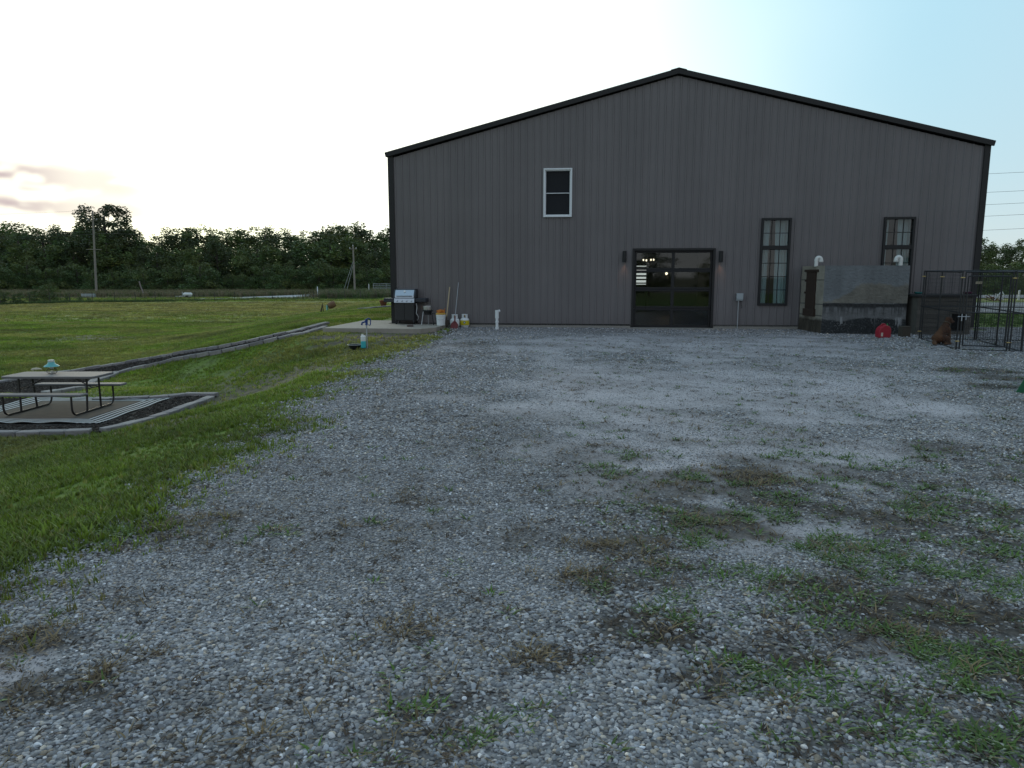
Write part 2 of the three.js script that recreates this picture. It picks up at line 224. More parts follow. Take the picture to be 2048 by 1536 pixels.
// loose stones of the yard
{
  const shapes = [0, 1, 2].map(k => { const g = new THREE.IcosahedronGeometry(0.5, 1), p = g.attributes.position; for (let i = 0; i < p.count; i++) { const x = p.getX(i), y = p.getY(i), z = p.getZ(i), s = 0.80 + 0.42 * vnoise(x * 2.1 + k * 7 + y * 1.3, z * 2.1 + y * 1.7 + k * 3); p.setXYZ(i, x * s * (1 + 0.2 * k), y * s * (0.72 - 0.08 * k), z * s); } g.computeVertexNormals(); return g; });
  const lists = [[], [], []];
  const put = (x, z, s, dark) => {
    const t = rand(), w = rand(); let v = mix(0.16, 0.48, t * t * 0.6 + t * 0.4); if (w > 0.985) v = 0.72; if (w < 0.13) v *= 0.55; v *= 1 - 0.4 * dark;
    const blue = rr(-1, 1), c = [v * (1.02 - 0.05 * blue), v * 0.99, v * (1.01 + 0.06 * blue)]; if (rand() < 0.1) { c[0] *= 1.15; c[2] *= 0.8; }
    lists[(rand() * 3) | 0].push([x, T(x, z) + 0.022 + s * 0.13, z, s * rr(0.8, 1.3), s * rr(0.7, 1.1), s * rr(0.8, 1.2), rr(0, 6.28), rr(-0.4, 0.4), rr(-0.4, 0.4), ...c]);
  };
  for (const [d0, d1, den, s0, s1] of [[1.9, 5, 6600, 0.008, 0.0245], [5, 9, 3000, 0.011, 0.027], [9, 15, 900, 0.017, 0.033], [15, 25, 190, 0.024, 0.044]]) {
    const hw = d1 * 0.79 + 0.6, cnt = Math.floor((d1 - d0) * 2 * hw * den);
    for (let i = 0; i < cnt; i++) { const x = rr(-hw, hw), z = -rr(d0, d1), lim = -z * 0.79 + 0.6; if (Math.abs(x) > lim) continue;
      const e = x - yardL(z); if (e < -0.5 || z < yardBack(x) + 0.05 || x > YARD_R) continue; if (e < 0.25 && rand() > 0.25 + 0.6 * (e + 0.5)) continue;
      const dk = dirtAt(x, z), f = fineAt(x, z); if (rand() < dk * 0.88 || rand() < f * 0.3) continue;
      const big = sstep(0.35, 0.7, fbm(x * 0.6 + 2, z * 0.6, 3)), ridge = Math.exp(-Math.pow((x - 0.9 - 0.25 * (z + 3.2)) / 0.35, 2)) * sstep(-4.6, -3.9, z);
      put(x, z, mix(s0, s1, Math.pow(rand(), 1.6)) * mix(0.8, 1.15, big) * (1 - 0.5 * sstep(0.1, 0.6, f)) * (1 + 0.25 * ridge), dk * 0.6); }
  }
  const m = std(lin(1, 1, 1), 0.85, { bumpMap: bumpA, bumpScale: 0.002 });
  ['gravel_stones', 'gravel_stones_001', 'gravel_stones_002'].forEach((n, k) => stuffInstances(n, 'loose blue grey limestone gravel spread over the yard', shapes[k], m, lists[k]));
}
// grass
function tuftGeo(n, h, w, spread, seed0, lean = 0.5) {
  const P = [], I = []; let s = seed0; const q = () => { s = (s * 16807) % 2147483647; return s / 2147483647; };
  for (let b = 0; b < n; b++) { const a = q() * 6.283, rd = q() * spread, bx = Math.cos(a) * rd, bz = Math.sin(a) * rd, d = a + (q() - 0.5) * 2, hh = h * (0.55 + 0.6 * q()), le = lean * hh * (0.3 + q()), ww = w * (0.7 + 0.6 * q()), tx = -Math.sin(d) * ww, tz = Math.cos(d) * ww, dx = Math.cos(d), dz = Math.sin(d), o = P.length / 3;
    P.push(bx - tx, 0, bz - tz, bx + tx, 0, bz + tz, bx + dx * le * 0.35 - tx * 0.8, hh * 0.6, bz + dz * le * 0.35 - tz * 0.8, bx + dx * le * 0.35 + tx * 0.8, hh * 0.6, bz + dz * le * 0.35 + tz * 0.8, bx + dx * le, hh, bz + dz * le);
    I.push(o, o + 1, o + 2, o + 2, o + 1, o + 3, o + 2, o + 3, o + 4); }
  const g = new THREE.BufferGeometry(); g.setAttribute('position', new THREE.Float32BufferAttribute(P, 3)); g.setIndex(I); g.computeVertexNormals(); return g;
}
const bladeMat = new THREE.MeshPhysicalMaterial({ color: 0xffffff, roughness: 0.75, transmission: 0.3, thickness: 0, side: THREE.DoubleSide });
{
  const near = [[], []], mid = [], far = [];
  const covered = (x, z) => inside(picnicPoly, x, z) || inside(bedPoly, x, z) || inside(slabPoly, x, z);
  const col = (x, z) => { const d = clamp(sstep(0.40, 0.66, fbm(x * 0.35 + 11, z * 0.45 + 7, 4)) * 0.6 + (rand() < 0.12 ? 0.7 : 0)), pch = fbm(x * 0.55 + 71, z * 0.7 + 13, 4), nr = sstep(-17, -9, z), v = rr(0.6, 1.4) * mix(1, 0.74, nr) * mix(0.35, 1.55, pch); const fd = clamp(d + 0.75 * sstep(-44, -66, z) * sstep(-84.5, -83, z)); return [mix(0.205, 0.37, fd) * v, mix(0.295, 0.325, fd) * v, mix(0.020, 0.095, fd) * v]; };  // blades darken towards the camera: weaker backlight painted into their colour
  for (const [x0, x1, z0, z1, den, list, s0] of [[-15, -2, -14, -1.5, 1000, 0, 1], [-24, -2, -25, -14, 330, 1, 1], [-40, -5, -46, -25, 110, 2, 0.9], [-72, -9, -82, -46, 18, 2, 1.3], [-110, -14, -101, -85, 9, 2, 2.4]]) {
    const cnt = Math.floor((x1 - x0) * (z1 - z0) * den);
    for (let i = 0; i < cnt; i++) { const x = rr(x0, x1), z = rr(z0, z1); if (Math.abs(x) > -z * 0.86 + 1.5) continue;
      const e = yardL(z) - x, wd = rr(-0.1, 0.3) - 1.1 * Math.pow(rand(), 5); if (z > -23.5 && e < wd) continue; const b = bareAt(x, z); if (rand() < b * 0.93 || covered(x, z)) continue; if (z < -23 && toWall(x, z)[0] > -4.2) continue;
      const pt = fbm(x * 0.9 + 31, z * 0.9, 3), s = s0 * rr(0.7, 1.25) * mix(0.5, 1.35, pt) * (e < 0.6 && z > -23 ? 1.2 : 1), c = col(x, z), L = list === 0 ? near[(rand() * 2) | 0] : list === 1 ? mid : far;
      if (list < 2 && pt < 0.42 && rand() < 0.6) continue;
      L.push([x, T(x, z) - 0.004, z, s, s * rr(0.8, 1.2), s, rr(0, 6.28), 0, 0, ...c]); }
  }
  // grass east of the kennel and beyond
  for (let i = 0; i < 9000; i++) { const x = rr(12, 40), z = -rr(23.7, 46); if (x < 14.8) continue; const v = rr(0.6, 1.2); far.push([x, T(x, z), z, 1, 1, 1, rr(0, 6.28), 0, 0, 0.09 * v, 0.18 * v, 0.02 * v]); }
  stuffInstances('lawn_grass', 'short green lawn grass beside the gravel yard', tuftGeo(6, 0.065, 0.0052, 0.035, 11), bladeMat, near[0]);
  stuffInstances('lawn_grass_001', 'short green lawn grass beside the gravel yard', tuftGeo(6, 0.06, 0.0056, 0.04, 77, 0.8), bladeMat, near[1]);
  stuffInstances('lawn_grass_002', 'short green lawn grass round the garden edging', tuftGeo(9, 0.06, 0.006, 0.06, 5), bladeMat, mid);
  stuffInstances('lawn_grass_003', 'mown grass of the wide field', tuftGeo(10, 0.07, 0.012, 0.16, 9), bladeMat, far);
  // weeds and straw that grow through the gravel
  const weeds = [], straw = [], litter = [];
  const W = 100000; for (let i = 0; i < W; i++) { const z = -Math.pow(rand(), 0.8) * 18 - 1.8, x = rr(-1, 1) * (-z * 0.79 + 0.6); if (x < yardL(z) - 0.2 || z < yardBack(x) + 0.1) continue; const gk = greenAt(x, z), sk = strawAt(x, z), dk = dirtAt(x, z), y = T(x, z) + 0.015, dens = Math.min(1, 6 / -z + 0.25);
    if (rand() < gk * 1.0 * dens || (rand() < 0.006 + 0.06 * sstep(-0.5, 3, x) * dk)) { const v = rr(0.6, 1.15), s = rr(0.5, 1.15); weeds.push([x, y, z, s * 1.2, s * rr(0.4, 0.75), s * 1.2, rr(0, 6.28), 0, 0, 0.085 * v, 0.165 * v, 0.014 * v]); }
    if (rand() < sk * 0.6 * dens || rand() < 0.005 + 0.10 * dk) { const v = rr(0.5, 1.2), s = rr(0.5, 1.1); straw.push([x, y, z, s, s * rr(0.35, 0.8), s, rr(0, 6.28), 0, 0, 0.20 * v, 0.145 * v, 0.075 * v]); }
    if (rand() < 0.010 + dk * 0.34) { const v = rr(0.4, 1.2), s = rr(0.5, 1.3); litter.push([x, y + 0.016, z, s, s, s, rr(0, 6.28), rr(-0.12, 0.12), rr(-0.12, 0.12), 0.06 * v, 0.040 * v, 0.026 * v]); } }
  stuffInstances('weed_grass', 'green weed grass growing through the gravel', tuftGeo(9, 0.062, 0.0058, 0.035, 23, 1.2), bladeMat, weeds);
  stuffInstances('dry_straw', 'dry straw coloured grass lying on the gravel', tuftGeo(8, 0.07, 0.0042, 0.045, 41, 1.8), std(lin(1, 1, 1), 0.9, { side: THREE.DoubleSide }), straw);
  const lg = tuftGeo(6, 0.009, 0.005, 0.06, 71, 6); stuffInstances('leaf_litter', 'dark dead stems and leaf litter on the gravel', lg, std(lin(1, 1, 1), 0.9, { side: THREE.DoubleSide }), litter);
}
// ---------------------------------------------------------------- the metal building
const UL = -4.08, UR = 14.43, UM = (UL + UR) / 2, VB = 0.10, VE = 5.60, VP = 7.93, BACK = -18;
const roofAt = u => mix(VE, VP, 1 - Math.abs(u - UM) / (UR - UM)) - 0.12;
const B = thing('metal_building', 'wide gable ended barn clad in charcoal grey ribbed metal panels', 'building', [0, 0, -WD], -YAW);
function opening(x0, y0, x1, y1) { const a = wall(x0, y0), b = wall(x1, y1); return { u0: a[0], u1: b[0], v0: b[1], v1: a[1] }; }
const midU = (x0, y0, x1, y1) => { const o = opening(x0, y0, x1, y1); return o; };
const oWhite = midU(1088, 338, 1143, 433.5), oDoor = midU(1267, 498, 1423, 650);
const oW1 = (() => { const t = wall(1524, 437), t2 = wall(1582.5, 437), b = wall(1515, 610); return { u0: t[0], u1: t2[0], v0: b[1], v1: t[1] }; })();
const oW2 = (() => { const t = wall(1769, 436), t2 = wall(1830, 436); return { u0: t[0], u1: t2[0], v0: oW1.v0, v1: oW1.v1 }; })();
oDoor.v0 = 0.02;
const holes = [oWhite, oDoor, oW1, oW2];
function spans(ua, ub) { const um = (ua + ub) / 2; let s = [[VB, null]]; for (const h of holes) if (um > h.u0 && um < h.u1) s = s.flatMap(([a, b]) => (b ?? 99) <= h.v0 || a >= h.v1 ? [[a, b]] : [[a, h.v0], [h.v1, b]].filter(q => q[1] === null || q[1] - q[0] > 0.01)); return s; }
function sheet(prof) {      // prof: [[u, z]...] ascending; returns geometry with the openings cut out
  let pts = prof.slice(); for (const h of holes) for (const e of [h.u0, h.u1]) for (let i = 0; i < pts.length - 1; i++) if (pts[i][0] < e - 1e-4 && pts[i + 1][0] > e + 1e-4) { const t = (e - pts[i][0]) / (pts[i + 1][0] - pts[i][0]); pts.splice(i + 1, 0, [e, mix(pts[i][1], pts[i + 1][1], t)]); break; }
  const P = [], U = [];
  for (let i = 0; i < pts.length - 1; i++) { const [a, za] = pts[i], [b, zb] = pts[i + 1]; for (const [lo, hi] of spans(a, b)) { const ha = hi ?? roofAt(a), hb = hi ?? roofAt(b);
    P.push(a, lo, za, b, lo, zb, b, hb, zb, a, lo, za, b, hb, zb, a, ha, za); for (const [u, v] of [[a, lo], [b, lo], [b, hb], [a, lo], [b, hb], [a, ha]]) U.push(u, v); } }
  const g = new THREE.BufferGeometry(); g.setAttribute('position', new THREE.Float32BufferAttribute(P, 3)); g.setAttribute('uv', new THREE.Float32BufferAttribute(U, 2)); g.computeVertexNormals(); return g;
}
const metalMap = tex(512, 512, (x, y) => { const f = tfbm(x / 512 * 6, y / 512 * 6, 6, 5), s = tfbm(x / 512 * 40, y / 512 * 4, 4, 3); return mix(0.86, 1.04, 0.6 * f + 0.4 * s); });
const oilCan = rep(noiseTex(0, 1, 8, 3), 0.4, 0.12);
const sidingMat = [0, 1, 2].map(k => new THREE.MeshStandardMaterial({ color: lin(0.152 + 0.010 * k, 0.138 + 0.009 * k, 0.140 + 0.009 * k), roughness: 0.42, metalness: 0.0, map: rep(metalMap, 0.3, 0.3), bumpMap: oilCan, bumpScale: 0.012, side: THREE.DoubleSide }));
const PW = 0.9144; let pk = 0;
for (let a = UL + 0.1; a < UR - 0.1 - 0.02; a += PW) {
  const b = Math.min(a + PW, UR - 0.1), prof = []; for (let r = 0; r < 4; r++) for (const [o, z] of [[0.0, 0], [0.078, 0], [0.094, 0.021], [0.130, 0.021], [0.146, 0]]) { const u = a + r * 0.2286 + o; if (u < b - 0.003) prof.push([u, z]); }
  prof.push([b, 0]); mesh('siding_panel', sheet(prof), sidingMat[(pk * 7 + (pk >> 1)) % 3], B); pk++;
}
const darkTrim = std(lin(0.011, 0.010, 0.010), 0.6), black = std(lin(0.006, 0.006, 0.007), 0.55);
// lining behind the panels
mesh('inner_wall', sheet([[UL + 0.1, -0.16], [UR - 0.1, -0.16]]), std(lin(0.16, 0.155, 0.15), 0.9, { side: THREE.DoubleSide }), B);
const concrete = std(lin(0.30, 0.28, 0.25), 0.92, { map: mottle, bumpMap: bumpA, bumpScale: 0.004 });
for (const [a, b] of [[UL, oDoor.u0 - 0.05], [oDoor.u1 + 0.05, UR]]) mesh('foundation', planar(box(b - a, 0.5, 0.35, (a + b) / 2, VB - 0.245, -0.13)), concrete, B);
for (const [a, b] of [[UL + 0.08, oDoor.u0 - 0.06], [oDoor.u1 + 0.06, UR - 0.08]]) mesh('base_trim', box(b - a, 0.05, 0.06, (a + b) / 2, VB - 0.004, 0.015), black, B);
for (const [u, s] of [[UL, 1], [UR, -1]]) mesh('corner_trim', [box(0.16, VE - VB, 0.03, u + s * 0.08, (VE + VB) / 2, 0.038), box(0.03, VE - VB, 0.19, u + s * 0.015 - s * 0.03, (VE + VB) / 2, -0.08)], darkTrim, B);
// roof
const roofMat = std(lin(0.03, 0.028, 0.028), 0.5, { side: THREE.DoubleSide });
for (const s of [-1, 1]) {
  const e = s < 0 ? UL - 0.08 : UR + 0.08, L = Math.hypot(e - UM, VP - VE), an = Math.atan2(VP - VE, Math.abs(e - UM));
  const place = g => g.rotateZ(-s * an).translate((UM + e) / 2, (VP + VE) / 2, 0);
  mesh('roof', place(box(L, 0.08, -BACK + 0.1, 0, -0.02, BACK / 2)), roofMat, B);
  mesh('rake_trim', [place(rbox(L + 0.01, 0.14, 0.05, 0, -0.018, 0.10, 0.012)), place(box(L, 0.03, 0.10, 0, 0.055, 0.07))], darkTrim, B);
}
mesh('ridge_cap', new THREE.ExtrudeGeometry(new THREE.Shape([[-0.24, 0.0], [0, 0.06], [0.24, 0.0], [0.24, 0.02], [0, 0.08], [-0.24, 0.02]].map(p => new THREE.Vector2(...p))), { depth: -BACK + 0.16, bevelEnabled: false }).translate(UM, VP + 0.005, BACK - 0.02), darkTrim, B);
// side and back walls, floor and ceiling
const shell = std(lin(0.11, 0.107, 0.115), 0.6);
mesh('side_wall', box(0.2, VE - 0.05, -BACK - 0.25, UL + 0.1, (VE - 0.05) / 2, BACK / 2 - 0.12), shell, B);
mesh('side_wall', box(0.2, VE - 0.05, -BACK - 0.25, UR - 0.1, (VE - 0.05) / 2, BACK / 2 - 0.12), shell, B);
mesh('back_wall', new THREE.ExtrudeGeometry(new THREE.Shape([[UL, 0], [UR, 0], [UR, VE], [UM, VP], [UL, VE]].map(p => new THREE.Vector2(p[0], p[1] - (p[1] > 1 ? 0.1 : 0)))), { depth: 0.2, bevelEnabled: false }).translate(0, 0, BACK), shell, B);
mesh('floor', box(UR - UL - 0.42, 0.3, -BACK - 0.4, UM, -0.10, BACK / 2), std(lin(0.09, 0.085, 0.08), 0.5), B);
mesh('ceiling', box(UR - UL - 0.42, 0.1, -BACK - 0.4, UM, 4.75, BACK / 2 - 0.02), std(lin(0.05, 0.048, 0.046), 0.9), B);
mesh('partition_wall', box(0.12, 4.4, 9, 7.4, 2.25, -4.8), std(lin(0.05, 0.048, 0.045), 0.9), B);
mesh('partition_wall', box(0.12, 4.4, 12, 2.9, 2.25, -6.3), std(lin(0.05, 0.048, 0.045), 0.9), B);
// glass
const glass = new THREE.MeshPhysicalMaterial({ color: lin(0.80, 0.84, 0.85), roughness: 0.02, transmission: 1, thickness: 0, ior: 1.5 });
const frameGeo = (u0, u1, v0, v1, t, d, z, r = 0.006) => [rbox(u1 - u0, t, d, (u0 + u1) / 2, v1 - t / 2, z, r), rbox(u1 - u0, t, d, (u0 + u1) / 2, v0 + t / 2, z, r), rbox(t, v1 - v0 - 2 * t, d, u0 + t / 2, (v0 + v1) / 2, z, r), rbox(t, v1 - v0 - 2 * t, d, u1 - t / 2, (v0 + v1) / 2, z, r)];
// upper white sash window
{
  const w = part('window', B, 'white framed sash window high on the wall'), { u0, u1, v0, v1 } = oWhite, wm = std(lin(0.74, 0.76, 0.78), 0.45), um = (u0 + u1) / 2, vm = (v0 + v1) / 2 - 0.01;
  mesh('frame', [...frameGeo(u0 - 0.01, u1 + 0.01, v0 - 0.01, v1 + 0.01, 0.05, 0.07, 0.045), ...frameGeo(u0 + 0.035, u1 - 0.035, v0 + 0.035, v1 - 0.035, 0.035, 0.12, -0.03)], wm, w);
  mesh('sash_rail', rbox(u1 - u0 - 0.14, 0.026, 0.04, um, vm, 0.0), wm, w);
  mesh('insect_screen', box(u1 - u0 - 0.14, v1 - v0 - 0.14, 0.006, um, (v0 + v1) / 2, -0.028), std(lin(0.010, 0.011, 0.014), 0.85), w);
  mesh('pane', box(u1 - u0 - 0.14, v1 - v0 - 0.14, 0.005, um, (v0 + v1) / 2, -0.06), glass, w);
}
// sectional glass door
{
  const d = part('glass_door', B, 'black framed sectional glass door'), { u0, u1, v0, v1 } = oDoor, t = 0.075, um = (u0 + u1) / 2, Z = -0.06;
  mesh('door_jamb', [rbox(t, v1 - v0 + 0.03, 0.16, u0 + t / 2 - 0.03, (v0 + v1) / 2, -0.02, 0.006), rbox(t, v1 - v0 + 0.03, 0.16, u1 - t / 2 + 0.03, (v0 + v1) / 2, -0.02, 0.006), rbox(u1 - u0 - 0.1, t, 0.16, um, v1 - t / 2 + 0.02, -0.02, 0.006)], darkTrim, d);
  const a = u0 + 0.05, b = u1 - 0.05, lo = v0 + 0.01, hi = v1 - 0.06, H = (hi - lo) / 4;
  for (let r = 0; r < 4; r++) { const y0 = lo + r * H + 0.004, y1 = lo + (r + 1) * H - 0.004;
    mesh('door_section', [...frameGeo(a, b, y0, y1, 0.062, 0.045, Z), rbox(0.10, y1 - y0 - 0.12, 0.045, um, (y0 + y1) / 2, Z, 0.004)], black, d);
    for (const [p, q] of [[a + 0.06, um - 0.05], [um + 0.05, b - 0.06]]) mesh('pane', box(q - p, y1 - y0 - 0.12, 0.006, (p + q) / 2, (y0 + y1) / 2, Z - 0.003), glass, d); }
  mesh('threshold', planar(box(u1 - u0 + 0.3, 0.3, 0.5, um, -0.133, 0.16)), concrete, d);
}
// two tall black windows with a transom of six panes over twelve
function tallWindow(o) {
  const w = part('window', B, 'tall black window with transom over sash'), { u0, u1, v0, v1 } = o, um = (u0 + u1) / 2, vt = mix(v0, v1, 0.665);
  mesh('frame', [...frameGeo(u0 - 0.01, u1 + 0.01, v0 - 0.01, v1 + 0.01, 0.07, 0.09, 0.03), rbox(u1 - u0 - 0.12, 0.13, 0.085, um, vt, 0.03)], black, w);
  const grid = (a, b, lo, hi, rows) => { const g = []; for (let r = 1; r < rows; r++) g.push(box(b - a, 0.022, 0.024, um, mix(lo, hi, r / rows), 0.0)); for (let c = 1; c < 3; c++) g.push(box(0.022, hi - lo, 0.026, mix(a, b, c / 3), (lo + hi) / 2, 0.0)); mesh('muntins', g, black, w);
    for (let r = 0; r < rows; r++) for (let c = 0; c < 3; c++) mesh('pane', box((b - a) / 3 - 0.018, (hi - lo) / rows - 0.018, 0.005, mix(a, b, (c + 0.5) / 3), mix(lo, hi, (r + 0.5) / rows), -0.003), glass, w); };
  grid(u0 + 0.06, u1 - 0.06, vt + 0.06, v1 - 0.06, 2); grid(u0 + 0.06, u1 - 0.06, v0 + 0.06, vt - 0.06, 4);
}
tallWindow(oW1); tallWindow(oW2);
// curtains
const cloth = new THREE.MeshPhysicalMaterial({ color: lin(0.66, 0.80, 0.80), roughness: 0.95, transmission: 0.15, thickness: 0, side: THREE.DoubleSide });
function curtain(o, side, wid, label) {
  const h = o.v1 - o.v0 + 0.1, g = new THREE.PlaneGeometry(wid, h, 48, 6), p = g.attributes.position; for (let i = 0; i < p.count; i++) { const x = p.getX(i), k = 0.5 - p.getY(i) / h; p.setZ(i, 0.035 * Math.sin(x * 62 + side) * (0.5 + 0.6 * k) + 0.012 * Math.sin(x * 140)); p.setX(i, x * (1 - 0.06 * Math.sin(k * 3.14)) + side * 0.05 * k); } g.computeVertexNormals();
  const u = side < 0 ? o.u0 + wid / 2 + 0.02 : o.u1 - wid / 2 - 0.02, [x, z] = fromWall(u, -0.24); const m = mesh('curtain', g, cloth); m.position.set(x, (o.v0 + o.v1) / 2, z); m.rotation.y = -YAW; tag(m, label, 'curtain', 'curtains behind the tall windows');
}
curtain(oW1, -1, 0.30, 'narrow pale teal curtain in the window nearer the glass door, on its door side'); curtain(oW1, 1, 0.40, 'wide pale teal curtain in the window nearer the glass door, away from the door');
curtain(oW2, -1, 0.22, 'narrow pale teal curtain in the window above the concrete vault, on its door side'); curtain(oW2, 1, 0.38, 'wide pale teal curtain in the window above the concrete vault, beside the kennel side');
// things seen dimly inside
{
  const P0 = (px, py, w) => { const [u, v] = wall(px, py, w), [x, z] = fromWall(u, w); return V(x, v, z); };
  const c = P0(1297, 521, -5), ch = thing('chandelier', 'lit cluster of clear bulbs hanging inside the glass door', 'chandelier', [c.x, c.y, c.z]);
  const glow = std(lin(1, 0.9, 0.7), 0.5, { emissive: lin(1, 0.84, 0.6), emissiveIntensity: 2.2 });
  mesh('stem', rod(V(0, 0.1, 0), V(0, 4.65 - c.y, 0), 0.012), black, ch); mesh('arms', [rod(V(-0.22, 0.08, 0), V(0.22, 0.08, 0), 0.01), rod(V(0, 0.08, -0.2), V(0, 0.08, 0.2), 0.01)], black, ch);
  for (const [x, z, y] of [[-0.2, 0, 0], [0.2, 0, 0.01], [-0.05, -0.18, -0.01], [0.06, 0.18, 0.0]]) mesh('bulb', new THREE.SphereGeometry(0.032, 14, 10).scale(1, 1.3, 1).translate(x, y + 0.02, z), glow, ch);
  const l = new THREE.PointLight(lin(1, 0.8, 0.55), 0.16, 0, 2); l.position.set(c.x, c.y - 0.15, c.z); l.castShadow = true; l.shadow.radius = 5; l.name = 'chandelier_light'; scene.add(l);
  const b = P0(1333, 547, -9), lp = thing('pendant_lamp', 'small warm pendant lamp deep inside the glass door', 'lamp', [b.x, b.y, b.z]);
  mesh('bulb', new THREE.SphereGeometry(0.06, 14, 10), glow, lp); mesh('cord', rod(V(0, 0.05, 0), V(0, 4.65 - b.y, 0), 0.008), black, lp);
  const l2 = new THREE.PointLight(lin(1, 0.72, 0.42), 0.22, 0, 2); l2.position.set(b.x, b.y - 0.15, b.z); l2.castShadow = true; l2.shadow.radius = 5; l2.name = 'pendant_light'; scene.add(l2);
  const q0 = P0(1273, 530, -12), q1 = P0(1292.5, 572, -12), sc = thing('added_glow_panel', 'added glowing panel crossed by dark horizontal louvres inside the hall', 'window', [(q0.x + q1.x) / 2, q1.y, q0.z], -YAW), w = q1.x - q0.x, h = q0.y - q1.y;  // added glowing panel, stands in for bright stripes of unknown source
  mesh('glow_sheet', box(w, h, 0.01, 0, h / 2, -0.05), std(lin(0.5, 0.5, 0.48), 0.6, { emissive: lin(0.9, 0.92, 0.86), emissiveIntensity: 0.8 }), sc);
  mesh('frame', frameGeo(-w / 2 - 0.05, w / 2 + 0.05, -0.05, h + 0.05, 0.06, 0.1, 0), black, sc);
  for (const [a, b2] of [[530, 531.6], [533, 540], [542, 546.3], [550, 553.6], [557.5, 560.5], [565, 567.6], [569, 572]]) { const ya = h * (572 - b2) / 42, yb = h * (572 - a) / 42; mesh('louvre', rbox(w, yb - ya, 0.02, 0, (ya + yb) / 2, 0.0, 0.004), black, sc); }
  mesh('leg', [rod(V(-w / 2, -0.05, 0), V(-w / 2, 0.05 - q1.y, 0), 0.03), rod(V(w / 2, -0.05, 0), V(w / 2, 0.05 - q1.y, 0), 0.03)], black, sc);
}
// the concrete slab
{
  const s = new THREE.Shape([[-5.62, 2.35], [-2.55, 2.35], [-2.2, 1.75], [-2.2, 0.05], [-4.24, 0.05], [-4.24, -1.7], [-5.62, -1.7]].map(([u, w]) => new THREE.Vector2(u, -w)));
  const g = new THREE.ExtrudeGeometry(s, { depth: 0.5, bevelEnabled: true, bevelSize: 0.012, bevelThickness: 0.012, bevelSegments: 2 }).rotateX(-Math.PI / 2).translate(0, -0.5 + 0.078, 0);
  const m = structure(mesh('patio', planar(g), std(lin(0.36, 0.32, 0.27), 0.9, { map: rep(mottle, 0.4, 0.4), bumpMap: bumpA, bumpScale: 0.003 }))); m.position.set(0, 0, -WD); m.rotation.y = -YAW;
}
